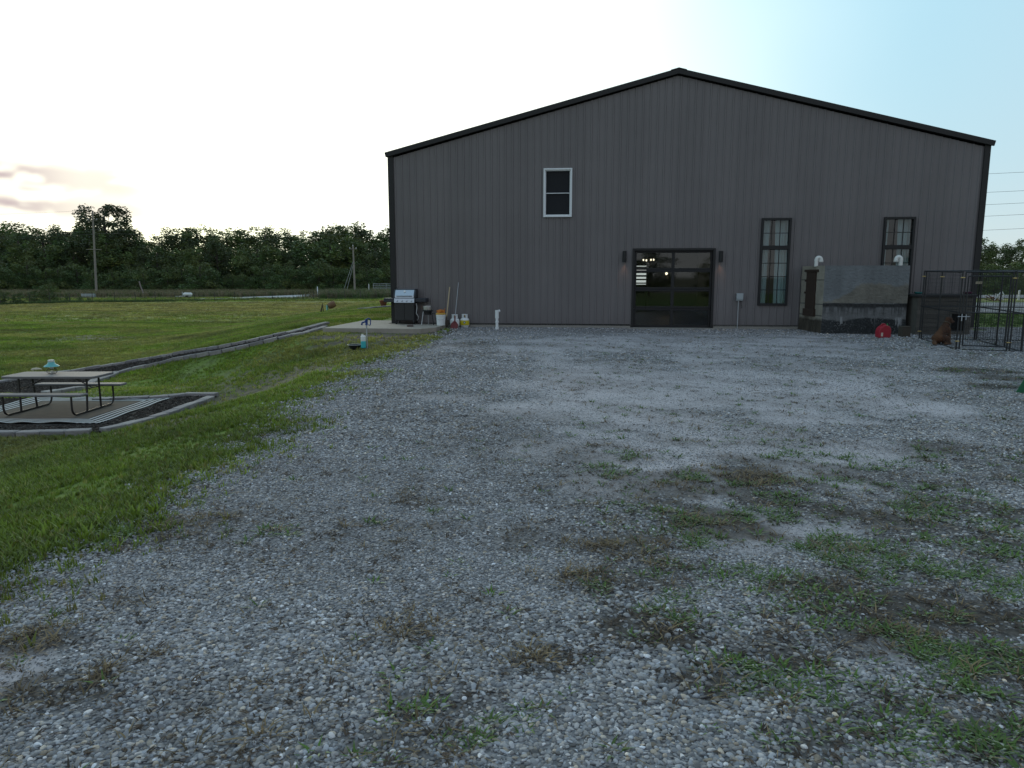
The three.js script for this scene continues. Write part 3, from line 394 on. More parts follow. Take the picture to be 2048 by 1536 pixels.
// ---------------------------------------------------------------- things by the wall and on the slab
const onY = (px, py, y) => { const r = ray(px, py), t = (y - CAM.y) / r.y; return V(r.x * t, y, r.z * t); };
const steel = std(lin(0.44, 0.48, 0.52), 0.3, { metalness: 1 }), galv = std(lin(0.42, 0.44, 0.46), 0.5, { metalness: 0.7 }), white = std(lin(0.72, 0.74, 0.74), 0.5), rubber = std(lin(0.015, 0.015, 0.016), 0.7), blackIron = std(lin(0.018, 0.018, 0.02), 0.55);
const SLAB = 0.09;
{ // barbecue
  const p = onY(811, 649, SLAB), g = thing('gas_grill', 'black gas grill with stainless lid and four knobs on the slab', 'grill', [p.x, SLAB, p.z - 0.28], -YAW), en = std(lin(0.02, 0.021, 0.024), 0.35);
  mesh('cabinet', [rbox(0.66, 0.60, 0.48, 0, 0.42, 0, 0.012), box(0.02, 0.02, 0.48, -0.3, 0.1, 0)], en, g);
  mesh('door', [rbox(0.315, 0.54, 0.02, -0.163, 0.42, 0.25, 0.006), rbox(0.315, 0.54, 0.02, 0.163, 0.42, 0.25, 0.006)], en, g);
  mesh('firebox', rbox(0.72, 0.16, 0.5, 0, 0.79, -0.01, 0.02), en, g);
  const panel = mesh('control_panel', rbox(0.68, 0.15, 0.03, 0, 0.785, 0.262, 0.008), steel, g); panel.geometry.translate(0, -0.785, -0.262).rotateX(-0.22).translate(0, 0.785, 0.262);
  for (let k = 0; k < 4; k++) mesh('knob', new THREE.CylinderGeometry(0.026, 0.032, 0.045, 18).rotateX(Math.PI / 2 - 0.22).translate(-0.24 + k * 0.16, 0.785, 0.30), steel, g);
  const prof = [[0.25, 0], [0.235, 0.07], [0.13, 0.24], [0.05, 0.275], [-0.12, 0.275], [-0.22, 0.2], [-0.25, 0.03], [-0.25, 0]];
  const lid = mesh('lid', new THREE.ExtrudeGeometry(new THREE.Shape(prof.map(q => new THREE.Vector2(...q))), { depth: 0.62, bevelEnabled: true, bevelSize: 0.008, bevelThickness: 0.008, bevelSegments: 2 }).rotateY(-Math.PI / 2).translate(0.31, 0.885, 0), steel, g);
  for (const s of [-1, 1]) mesh('end_cap', new THREE.ExtrudeGeometry(new THREE.Shape(prof.map(q => new THREE.Vector2(q[0] * 1.03, q[1] * 1.03))), { depth: 0.05, bevelEnabled: false }).rotateY(-Math.PI / 2).translate(s * 0.345 + 0.025, 0.883, 0), en, lid);
  mesh('handle', [rod(V(-0.26, 0.945, 0.30), V(0.26, 0.945, 0.30), 0.014), rod(V(-0.24, 0.945, 0.22), V(-0.24, 0.945, 0.30), 0.01), rod(V(0.24, 0.945, 0.22), V(0.24, 0.945, 0.30), 0.01)], steel, lid);
  mesh('thermometer', new THREE.CylinderGeometry(0.036, 0.036, 0.02, 20).rotateX(1.0).translate(0, 1.085, 0.175), white, lid);
  for (const s of [-1, 1]) mesh('side_shelf', rbox(0.36, 0.13, 0.44, s * 0.535, 0.80, 0, 0.02), std(lin(0.022, 0.026, 0.036), 0.45), g);
  for (const [x, z] of [[-0.3, 0.2], [-0.3, -0.2]]) mesh('caster', [new THREE.CylinderGeometry(0.035, 0.035, 0.03, 14).rotateZ(Math.PI / 2).translate(x, 0.035, z), box(0.02, 0.1, 0.02, x, 0.09, z)], rubber, g);
  for (const z of [0.2, -0.2]) mesh('wheel', new THREE.CylinderGeometry(0.085, 0.085, 0.045, 20).rotateZ(Math.PI / 2).translate(0.30, 0.085, z), rubber, g);
  mesh('gas_hose', tube([V(0.36, 0.70, 0.1), V(0.40, 0.55, 0.16), V(0.385, 0.36, 0.18), V(0.42, 0.30, 0.16), V(0.43, 0.2, 0.1), V(0.37, 0.13, 0.05)], 0.014, 30), std(lin(0.55, 0.56, 0.56), 0.6), g);
}
{ // outdoor burner with a pan
  const p = onY(855, 650, SLAB), b = thing('outdoor_burner', 'round black cast burner stand with splayed legs beside the grill', 'burner', [p.x, SLAB, p.z - 0.12], 0);
  mesh('ring', [new THREE.TorusGeometry(0.17, 0.018, 8, 28).rotateX(Math.PI / 2).translate(0, 0.46, 0), cyl(0.10, 0.13, 0.10, 0, 0.33, 0, 20), rod(V(-0.17, 0.46, 0), V(0.17, 0.46, 0), 0.012), rod(V(0, 0.46, -0.17), V(0, 0.46, 0.17), 0.012)], blackIron, b);
  for (let k = 0; k < 3; k++) { const a = k * 2.094 + 0.5; mesh('leg', rod(V(Math.cos(a) * 0.15, 0.46, Math.sin(a) * 0.15), V(Math.cos(a) * 0.23, 0, Math.sin(a) * 0.23), 0.016), k ? galv : blackIron, b); }
  mesh('hose', tube([V(0.1, 0.34, 0.05), V(0.24, 0.38, 0.08), V(0.28, 0.2, 0.1), V(0.33, 0.03, 0.06), V(0.42, 0.016, -0.02)], 0.011, 30), blackIron, b);
  const q = thing('cooking_pot', 'shallow dented silver pot standing on the black burner', 'pot', [p.x, SLAB + 0.48, p.z - 0.12]); mesh('body', lathe([[0, 0], [0.14, 0], [0.15, 0.02], [0.15, 0.13], [0.155, 0.135], [0.143, 0.135], [0.143, 0.02], [0, 0.012]], 28), std(lin(0.5, 0.5, 0.49), 0.38, { metalness: 0.95 }), q); mesh('handle', new THREE.TorusGeometry(0.035, 0.006, 6, 14).translate(-0.18, 0.09, 0), std(lin(0.18, 0.1, 0.04), 0.5), q);
}
{ // bucket with an orange cord on its lid
  const p = onY(881, 651.5, SLAB), b = thing('plastic_bucket', 'white plastic bucket with yellow lid and wire bail on the slab corner', 'bucket', [p.x, SLAB, p.z - 0.15]);
  mesh('pail', lathe([[0, 0], [0.128, 0], [0.132, 0.01], [0.15, 0.31], [0.158, 0.31], [0.158, 0.34], [0.15, 0.345], [0.15, 0.36]], 32), white, b);
  mesh('lid', lathe([[0.151, 0.355], [0.162, 0.355], [0.162, 0.395], [0.15, 0.40], [0, 0.40]], 32), std(lin(0.55, 0.33, 0.05), 0.55), b);
  mesh('bail', tube(Array.from({ length: 13 }, (_, i) => { const a = Math.PI * i / 12; return V(-Math.cos(a) * 0.16, 0.30 - Math.sin(a) * 0.11, Math.sin(a) * 0.165 + 0.004); }), 0.004, 30, 6), galv, b);
  const c = []; for (let i = 0; i < 90; i++) { const a = i * 0.42; c.push(V(Math.cos(a) * (0.115 + 0.02 * Math.sin(i * 1.7)), 0.02 + i * 0.0009 + 0.01 * Math.sin(i * 0.9), Math.sin(a) * (0.10 + 0.02 * Math.cos(i * 1.3)))); }
  c.push(V(0.12, 0.13, 0.02), V(0.15, 0.15, 0.04)); const cd = mesh('extension_cord', tube(c, 0.011, 400, 6), std(lin(0.52, 0.17, 0.02), 0.5)); cd.position.set(p.x, SLAB + 0.395, p.z - 0.15); tag(cd, 'orange cord coiled on the lid of the white bucket', 'cord');
}
function shovel(name, label, bx, by, tx, ty, hm, hr, bm, spade) {
  const b = ground(bx, by), [tu, tv] = wall(tx, ty, 0.09), [x2, z2] = fromWall(tu, 0.09), s = thing(name, label, 'shovel', [b.x, b.y, b.z], 0), top = V(x2 - b.x, tv - b.y, z2 - b.z), d = top.clone().normalize(), foot = V(0, 0.02, 0);
  mesh('handle', rod(foot.clone().addScaledVector(d, 0.26), top, hr * 1.05, hr, 12), hm, s);
  const sh = new THREE.Shape(); if (spade) { sh.moveTo(-0.10, 0.27); sh.lineTo(0.10, 0.27); sh.lineTo(0.105, 0.12); sh.quadraticCurveTo(0.07, 0.02, 0, 0); sh.quadraticCurveTo(-0.07, 0.02, -0.105, 0.12); } else { sh.moveTo(-0.04, 0.26); sh.lineTo(0.04, 0.26); sh.lineTo(0.12, 0.17); sh.lineTo(0.12, 0.0); sh.lineTo(-0.12, 0.0); sh.lineTo(-0.12, 0.17); }
  const g = new THREE.ExtrudeGeometry(sh, { depth: 0.006, bevelEnabled: false, curveSegments: 8 }); g.rotateX(Math.atan2(d.z, d.y)).rotateZ(-Math.atan2(d.x, d.y)); mesh('blade', g, bm, s); mesh('socket', rod(foot.clone().addScaledVector(d, 0.2), foot.clone().addScaledVector(d, 0.42), 0.026, 0.02), bm, s); return s;
}
shovel('shovel', 'long handled shovel with pale wooden shaft and muddy blade against the siding', 891, 656, 899.5, 574, std(lin(0.55, 0.44, 0.28), 0.6, { map: mottle }), 0.02, std(lin(0.07, 0.05, 0.04), 0.8), true);
shovel('shovel', 'thin grey handled shovel with dark red blade leaning over white gas cylinder', 908, 658, 917, 565, galv, 0.009, std(lin(0.14, 0.018, 0.02), 0.6), false);
function cylinderTank(px, py, label, band) {
  const p = ground(px, py), t = thing('gas_cylinder', label, 'gas cylinder', [p.x, p.y, p.z - 0.16], 0, 'gas cylinders by the wall');
  mesh('tank', lathe([[0, 0.03], [0.08, 0.035], [0.135, 0.06], [0.153, 0.11], [0.153, 0.25], [0.135, 0.30], [0.08, 0.335], [0, 0.345]], 32), white, t);
  mesh('foot_ring', lathe([[0.115, 0], [0.12, 0], [0.12, 0.055], [0.115, 0.055]], 28), white, t);
  const col = []; for (let k = 0; k < 3; k++) col.push(new THREE.CylinderGeometry(0.098, 0.10, 0.12, 10, 1, true, k * 2.094 + 0.35, 1.35).translate(0, 0.385, 0)); col.push(new THREE.TorusGeometry(0.098, 0.009, 6, 28).rotateX(Math.PI / 2).translate(0, 0.445, 0)); mesh('collar', col, std(lin(0.72, 0.74, 0.74), 0.5, { side: THREE.DoubleSide }), t);
  mesh('valve', [cyl(0.022, 0.022, 0.09, 0, 0.34, 0, 10), rod(V(0, 0.39, 0), V(0.06, 0.39, 0.02), 0.012)], std(lin(0.45, 0.32, 0.12), 0.4, { metalness: 0.8 }), t);
  if (band) { const c = document.createElement('canvas'); c.width = 512; c.height = 256; const x = c.getContext('2d'); x.fillStyle = '#c9b81c'; x.fillRect(0, 0, 512, 256); x.fillStyle = '#ddd8a0'; x.fillRect(0, 18, 512, 8); x.fillStyle = '#123a66'; x.beginPath(); x.ellipse(256, 112, 46, 62, 0, 0, 7); x.fill(); x.fillStyle = '#cfe0ea'; x.beginPath(); x.moveTo(256, 62); x.lineTo(276, 108); x.lineTo(264, 150); x.lineTo(246, 150); x.lineTo(236, 108); x.fill(); x.fillStyle = '#6a6414'; x.fillRect(90, 205, 330, 9); x.fillRect(120, 222, 270, 6);
    const tx = new THREE.CanvasTexture(c); tx.colorSpace = THREE.SRGBColorSpace; mesh('label_band', new THREE.CylinderGeometry(0.1545, 0.1545, 0.155, 28, 1, true, -1.35, 2.7).translate(0, 0.175, 0), std(0xffffff, 0.5, { map: tx, side: THREE.DoubleSide }), t); }
  return t;
}
cylinderTank(909, 657, 'plain white gas cylinder behind the red shovel blade', false); cylinderTank(929, 656.5, 'white gas cylinder with wide yellow label band and dark oval emblem', true);
{ const p = onY(820.5, 653.5, SLAB), m = mesh('brick', planar(rbox(0.2, 0.06, 0.1, 0, 0.032, 0, 0.008)), std(lin(0.13, 0.10, 0.09), 0.9, { map: mottle, bumpMap: bumpA, bumpScale: 0.006 })); m.position.copy(p); m.rotation.y = 0.1; tag(m, 'single loose dark brick lying on the concrete slab', 'brick'); }
{ // plumbing pipe by the wall
  const p = ground(994, 661), t = thing('plumbing_pipe', 'white plastic standpipe with side branch rising beside the foundation', 'pipe', [p.x, p.y, p.z - 0.06], -YAW);
  mesh('riser', [cyl(0.045, 0.045, 0.68, 0, -0.05, 0), cyl(0.058, 0.058, 0.10, 0, 0.0, 0), cyl(0.056, 0.056, 0.05, 0, 0.24, 0)], white, t); mesh('branch', [cyl(0.06, 0.06, 0.26, 0, 0.38, 0), rod(V(0, 0.6, 0), V(0.09, 0.62, -0.04), 0.04)], white, t);
}
{ // meter box with its conduit
  const [u, v] = wall(1479, 594, 0.06), [x, z] = fromWall(u, 0.08), t = thing('utility_box', 'small grey metal electrical box with conduit on the siding', 'electrical box', [x, v, z], -YAW), gm = std(lin(0.34, 0.38, 0.40), 0.45, { metalness: 0.3 });
  mesh('enclosure', rbox(0.20, 0.235, 0.10, 0, 0, 0, 0.012), gm, t); mesh('cover', rbox(0.205, 0.20, 0.02, 0, 0.02, 0.055, 0.006), gm, t); mesh('conduit', rod(V(-0.03, -0.11, 0), V(-0.03, -v - 0.05, 0), 0.016), galv, t); mesh('cable', tube([V(0.05, -0.11, 0), V(0.06, -0.25, 0.01), V(0.09, -0.33, 0), V(0.05, -0.35, 0.01)], 0.008, 16, 6), rubber, t);
}
function sconce(px, label) {      // up and down wall lamp, lit from below
  const [u, v] = wall(px, 513, 0.1), [x, z] = fromWall(u, 0.10), t = thing('wall_lamp', label, 'lamp', [x, v, z], -YAW, 'wall lamps beside the glass door');
  mesh('housing', lathe([[0.05, -0.17], [0.058, -0.175], [0.062, -0.17], [0.062, 0.17], [0.058, 0.175], [0.0, 0.165], [0.0, -0.10], [0.05, -0.10], [0.05, -0.17]], 24), black, t); mesh('bracket', rbox(0.09, 0.14, 0.05, 0, 0, -0.06, 0.008), black, t);
  mesh('bulb', new THREE.SphereGeometry(0.026, 14, 10).translate(0, -0.115, 0), std(lin(1, 0.8, 0.5), 0.5, { emissive: lin(1, 0.62, 0.3), emissiveIntensity: 3 }), t);
  const l = new THREE.SpotLight(lin(1, 0.50, 0.22), 0.28, 0, 0.62, 0.8, 2); l.position.set(x, v - 0.15, z); l.target.position.set(x, v - 2, z); l.castShadow = true; l.name = 'wall_lamp_light'; scene.add(l, l.target);
}
sconce(1249, 'black cylinder wall lamp between the white window and the glass door'); sconce(1442, 'black cylinder wall lamp between the glass door and the grey box');

// ---------------------------------------------------------------- hydrant group on the lawn
{
  const p = ground(734.5, 697), t = thing('yard_hydrant', 'slim yard hydrant with blue cast head on a galvanised pipe', 'hydrant', [p.x, p.y, p.z], 0), bl = std(lin(0.012, 0.045, 0.20), 0.4);
  mesh('pipe', rod(V(0, -0.05, 0), V(0, 0.62, 0), 0.018, 0.018, 12), galv, t);
  const hd = mesh('head', [cyl(0.035, 0.03, 0.06, 0, 0.60, 0), cyl(0.032, 0.042, 0.10, 0, 0.66, 0), rod(V(0, 0.70, 0), V(-0.12, 0.665, 0), 0.026, 0.02), rod(V(-0.115, 0.67, 0), V(-0.125, 0.60, 0), 0.022, 0.022)], bl, t);
  mesh('lever', tube([V(0, 0.75, 0), V(0.05, 0.78, 0), V(0.10, 0.75, 0), V(0.105, 0.66, 0), V(0.09, 0.60, 0), V(0.05, 0.61, 0)], 0.013, 30, 8), bl, t);
  const j = thing('detergent_jug', 'white and turquoise plastic bottle standing against the hydrant pipe', 'bottle', [p.x - 0.085, p.y, p.z + 0.06], 0.2); mesh('bottle', rbox(0.13, 0.20, 0.10, 0, 0.10, 0, 0.03, 4), std(lin(0.04, 0.42, 0.46), 0.4), j); mesh('sleeve', rbox(0.132, 0.16, 0.102, 0, 0.255, 0, 0.035, 4), white, j); mesh('cap', cyl(0.03, 0.028, 0.04, -0.02, 0.33, 0), white, j);
  const q = ground(711, 699), b = thing('water_bowl', 'wide shallow black bowl on the grass by the hydrant', 'bowl', [q.x, q.y + 0.01, q.z], 0); mesh('bowl', lathe([[0, 0], [0.13, 0], [0.15, 0.02], [0.19, 0.10], [0.20, 0.105], [0.185, 0.10], [0.14, 0.025], [0, 0.02]], 28), std(lin(0.02, 0.02, 0.022), 0.3), b); mesh('rim', new THREE.TorusGeometry(0.195, 0.008, 6, 28).rotateX(Math.PI / 2).translate(0, 0.105, 0), std(lin(0.25, 0.26, 0.27), 0.3), b);
}
// ---------------------------------------------------------------- garden edging, mulch, picnic table
const stoneMats = [[0.29, 0.265, 0.26], [0.34, 0.315, 0.30], [0.25, 0.235, 0.235]].map(c => std(lin(...c), 0.95, { map: mottle, bumpMap: bumpA, bumpScale: 0.01 }));
function blockGeo(k, w, h, d) { const g = new RoundedBoxGeometry(w, h, d, 2, 0.018), p = g.attributes.position; for (let i = 0; i < p.count; i++) p.setXYZ(i, p.getX(i) * (1 + 0.06 * (vnoise(p.getZ(i) * 30 + k * 9, p.getY(i) * 30) - 0.5)), p.getY(i) + 0.012 * (vnoise(p.getX(i) * 12 + k * 5, p.getZ(i) * 12) - 0.5), p.getZ(i) + 0.016 * (vnoise(p.getX(i) * 9 + k * 3, p.getY(i) * 20) - 0.5)); return planar(g, 2); }
const blockGeos = [0, 1, 2, 3].map(k => blockGeo(k, 0.385, 0.13, 0.19));
function edging(line, label, step = 0.395, sc = 1) {
  const c0 = line[0], t = thing('garden_edging', label, 'edging', [c0.x, 0, c0.z]), pts = []; let acc = 0, n = 0;
  for (let i = 0; i < line.length - 1; i++) { const a = line[i], b = line[i + 1], L = Math.hypot(b.x - a.x, b.z - a.z); while (acc < L) { const s = acc / L; pts.push([mix(a.x, b.x, s), mix(a.z, b.z, s)]); acc += step; } acc -= L; }
  for (let i = 0; i < pts.length - 1; i++) { const [ax, az] = pts[i], [bx, bz] = pts[i + 1], x = (ax + bx) / 2, z = (az + bz) / 2, m = mesh('block', blockGeos[(i * 5 + 2) % 4], stoneMats[(i * 7 + (i >> 2)) % 3], t); m.position.set(x - c0.x, (T(ax, az) + T(bx, bz)) / 2 + 0.034 * sc + rr(-0.010, 0.010), z - c0.z); m.rotation.set(rr(-0.03, 0.03), -Math.atan2(bz - az, bx - ax) + rr(-0.04, 0.04), Math.atan2(T(bx, bz) - T(ax, az), step) + rr(-0.02, 0.02), 'YXZ'); m.scale.setScalar(sc); }
}
edging(upperLine, 'grey stone block edging on the field side of the long mulch bed'); edging(lowerLine, 'grey stone block edging on the hydrant side of the long mulch bed');
edging(picnicPoly.slice(0, 5), 'grey stone block edging in front of the picnic table bench'); edging(picnicPoly.slice(4, 10), 'grey stone block edging running from the rug corner towards the gravel'); edging([...picnicPoly.slice(9, 14)], 'grey stone block edging behind the striped rug');
{
  const mm = std(lin(0.032, 0.026, 0.022), 0.95, { map: mottle, bumpMap: bumpA, bumpScale: 0.03 });
  const s = new THREE.Shape(picnicPoly.map(p => new THREE.Vector2(p.x, -p.z))), g = planar(new THREE.ShapeGeometry(s).rotateX(-Math.PI / 2)); const m = structure(mesh('mulch_bed', g, mm)); m.position.y = -1.09 + 0.035;
  const P = [], N = 60, K = 6, I = []; const walk = (L, s) => { let tot = 0; const seg = []; for (let i = 0; i < L.length - 1; i++) { const d = L[i].distanceTo(L[i + 1]); seg.push(d); tot += d; } let q = s * tot; for (let i = 0; i < seg.length; i++) { if (q <= seg[i] || i === seg.length - 1) return L[i].clone().lerp(L[i + 1], clamp(q / seg[i])); q -= seg[i]; } };
  for (let j = 0; j <= N; j++) { const a = walk(upperLine, j / N), b = walk(lowerLine, j / N); for (let i = 0; i <= K; i++) { const x = mix(a.x, b.x, i / K), z = mix(a.z, b.z, i / K); P.push(x, T(x, z) + 0.03, z); } }
  for (let j = 0; j < N; j++) for (let i = 0; i < K; i++) { const a = j * (K + 1) + i; I.push(a, a + K + 1, a + 1, a + 1, a + K + 1, a + K + 2); }
  const g2 = new THREE.BufferGeometry(); g2.setAttribute('position', new THREE.Float32BufferAttribute(P, 3)); g2.setIndex(I); structure(mesh('mulch_bed', planar(g2), mm));
  const chips = []; for (let i = 0; i < 60000; i++) { const x = rr(-16, -5), z = -rr(11.5, 23); const a = inside(picnicPoly, x, z), b = !a && inside(bedPoly, x, z); if (!a && !b) continue; if (a && x > -10.75 && x < -7.6 && z < -12.8 && z > -15.8) continue; const v = rr(0.4, 1.5); chips.push([x, (a ? -1.055 : T(x, z) + 0.03) + 0.006, z, rr(0.5, 1.4), 1, rr(0.5, 1.2), rr(0, 6.28), rr(-0.5, 0.5), rr(-0.5, 0.5), 0.040 * v, 0.031 * v, 0.025 * v]); }
  stuffInstances('mulch_chips', 'dark shredded bark mulch inside the stone edging', box(0.06, 0.012, 0.02), std(lin(1, 1, 1), 0.95), chips);
}
const PX = -9.15, PZ = -14.2, PY = -1.05;
{ // rug
  const W = 3.05, D = 2.85, c = document.createElement('canvas'); c.width = 1024; c.height = 1024; const x = c.getContext('2d'); x.fillStyle = '#16171a'; x.fillRect(0, 0, 1024, 1024); const sx = 1024 / W, sy = 1024 / D;
  const R = (m, f) => { x.fillStyle = f; x.fillRect(m * sx, m * sy, 1024 - 2 * m * sx, 1024 - 2 * m * sy); };
  for (let k = 0; k < 4; k++) { R(0.02 + k * 0.115, '#b4b8b9'); R(0.066 + k * 0.115, '#15161a'); } R(0.47, '#45413b');
  for (let i = 0; i < 5200; i++) { const v = 60 + rand() * 60; x.fillStyle = `rgba(${v},${v * 0.9},${v * 0.78},0.25)`; x.fillRect((0.46 + rand() * (W - 0.98)) * sx, (0.46 + rand() * (D - 0.92)) * sy, 20 + rand() * 60, 1 + rand() * 3); }
  const t = new THREE.CanvasTexture(c); t.colorSpace = THREE.SRGBColorSpace; const g = new THREE.BoxGeometry(W, 0.01, D, 90, 1, 84), p = g.attributes.position; for (let i = 0; i < p.count; i++) { const X = p.getX(i), Z = p.getZ(i), e = sstep(0.5, 0.0, Math.min(D / 2 - Math.abs(Z), W / 2 - Math.abs(X))); p.setY(i, p.getY(i) + e * 0.02 * (0.6 + Math.sin(X * 7.5 + 2 * Math.sin(X * 2.1)) * 0.6 + 0.4 * Math.sin(Z * 5)) ); p.setZ(i, Z + (Math.abs(Z) > 0.9 ? 0.014 * Math.sin(X * 6 + 1) : 0)); } g.computeVertexNormals();
  const m = mesh('outdoor_rug', g, std(0xffffff, 0.95, { map: t })); m.position.set(-9.17, PY + 0.012, -14.3); tag(m, 'outdoor rug with black and white striped border under the picnic table', 'rug');
}
{ // picnic table
  const t = thing('picnic_table', 'folding picnic table with grey plastic top, two benches and dark steel legs', 'picnic table', [PX, PY + 0.018, PZ], 0), plastic = std(lin(0.155, 0.145, 0.145), 0.7, { bumpMap: bumpA, bumpScale: 0.002 }), st = std(lin(0.022, 0.018, 0.017), 0.45), L = 1.83;
  mesh('tabletop', [new THREE.ExtrudeGeometry((() => { const s = new THREE.Shape(), w = L / 2, d = 0.38, r = 0.09; s.moveTo(-w + r, -d); s.lineTo(w - r, -d); s.quadraticCurveTo(w, -d, w, -d + r); s.lineTo(w, d - r); s.quadraticCurveTo(w, d, w - r, d); s.lineTo(-w + r, d); s.quadraticCurveTo(-w, d, -w, d - r); s.lineTo(-w, -d + r); s.quadraticCurveTo(-w, -d, -w + r, -d); return s; })(), { depth: 0.03, bevelEnabled: true, bevelSize: 0.012, bevelThickness: 0.008, bevelSegments: 2 }).rotateX(-Math.PI / 2).translate(0, 0.70, 0)], plastic, t);
  for (const s of [-1, 1]) mesh('bench', rbox(L, 0.045, 0.26, 0, 0.425, s * 0.70, 0.02, 3), plastic, t);
  for (const e of [-1, 1]) { const x = e * 0.66, f = part('leg_frame', t);
    mesh('foot_bar', tube([V(x, 0.40, -0.72), V(x, 0.10, -0.71), V(x, 0.03, -0.64), V(x, 0.02, -0.45), V(x, 0.02, 0.45), V(x, 0.03, 0.64), V(x, 0.10, 0.71), V(x, 0.40, 0.72)], 0.019, 60, 8), st, f);
    for (const s of [-1, 1]) mesh('leg', rod(V(x, 0.02, s * 0.24), V(x + e * 0.02, 0.695, s * 0.20), 0.02), st, f);
    mesh('cross_bar', rod(V(x, 0.46, -0.22), V(x, 0.46, 0.22), 0.011), st, f); mesh('brace', rod(V(x, 0.46, 0), V(x - e * 0.42, 0.69, 0), 0.011), st, f); }
  // lantern
  const q = atDepth(105, 752, 14.25), ln = thing('table_lantern', 'turquoise metal shaded lantern on a wire base on the picnic table', 'lantern', [q.x, PY + 0.018 + 0.741, -14.25], 0), tq = std(lin(0.10, 0.36, 0.36), 0.45, { side: THREE.DoubleSide });
  mesh('shade', lathe([[0.055, 0.235], [0.06, 0.275], [0.05, 0.278], [0, 0.278]], 24), std(lin(0.5, 0.54, 0.50), 0.5), ln); mesh('hood', lathe([[0.14, 0.145], [0.135, 0.155], [0.07, 0.20], [0.058, 0.235], [0.05, 0.235], [0.06, 0.2], [0.125, 0.155]], 28), tq, ln);
  mesh('stem', [cyl(0.02, 0.02, 0.04, 0, 0.11, 0), cyl(0.035, 0.035, 0.02, 0, 0.10, 0)], white, ln); const wr = []; for (let k = 0; k < 8; k++) { const a = k * Math.PI / 4; wr.push(tube([V(Math.cos(a) * 0.03, 0.11, Math.sin(a) * 0.03), V(Math.cos(a) * 0.085, 0.085, Math.sin(a) * 0.085), V(Math.cos(a) * 0.09, 0.03, Math.sin(a) * 0.09), V(Math.cos(a) * 0.06, 0.004, Math.sin(a) * 0.06)], 0.0035, 12, 5)); } for (const y of [0.006, 0.08]) wr.push(new THREE.TorusGeometry(y > 0.05 ? 0.087 : 0.062, 0.0035, 5, 24).rotateX(Math.PI / 2).translate(0, y, 0)); mesh('wire_base', wr, blackIron, ln); mesh('candle', cyl(0.028, 0.028, 0.05, 0, 0.006, 0), std(lin(0.6, 0.6, 0.55), 0.6), ln);
}
{ const p = ground(73, 742), m = mesh('field_stone', new THREE.IcosahedronGeometry(0.13, 2).scale(1.3, 0.5, 0.8), std(lin(0.42, 0.36, 0.28), 0.9)); m.position.set(p.x, p.y + 0.03, p.z); tag(m, 'pale rounded stone on the lawn behind the picnic table', 'stone'); }
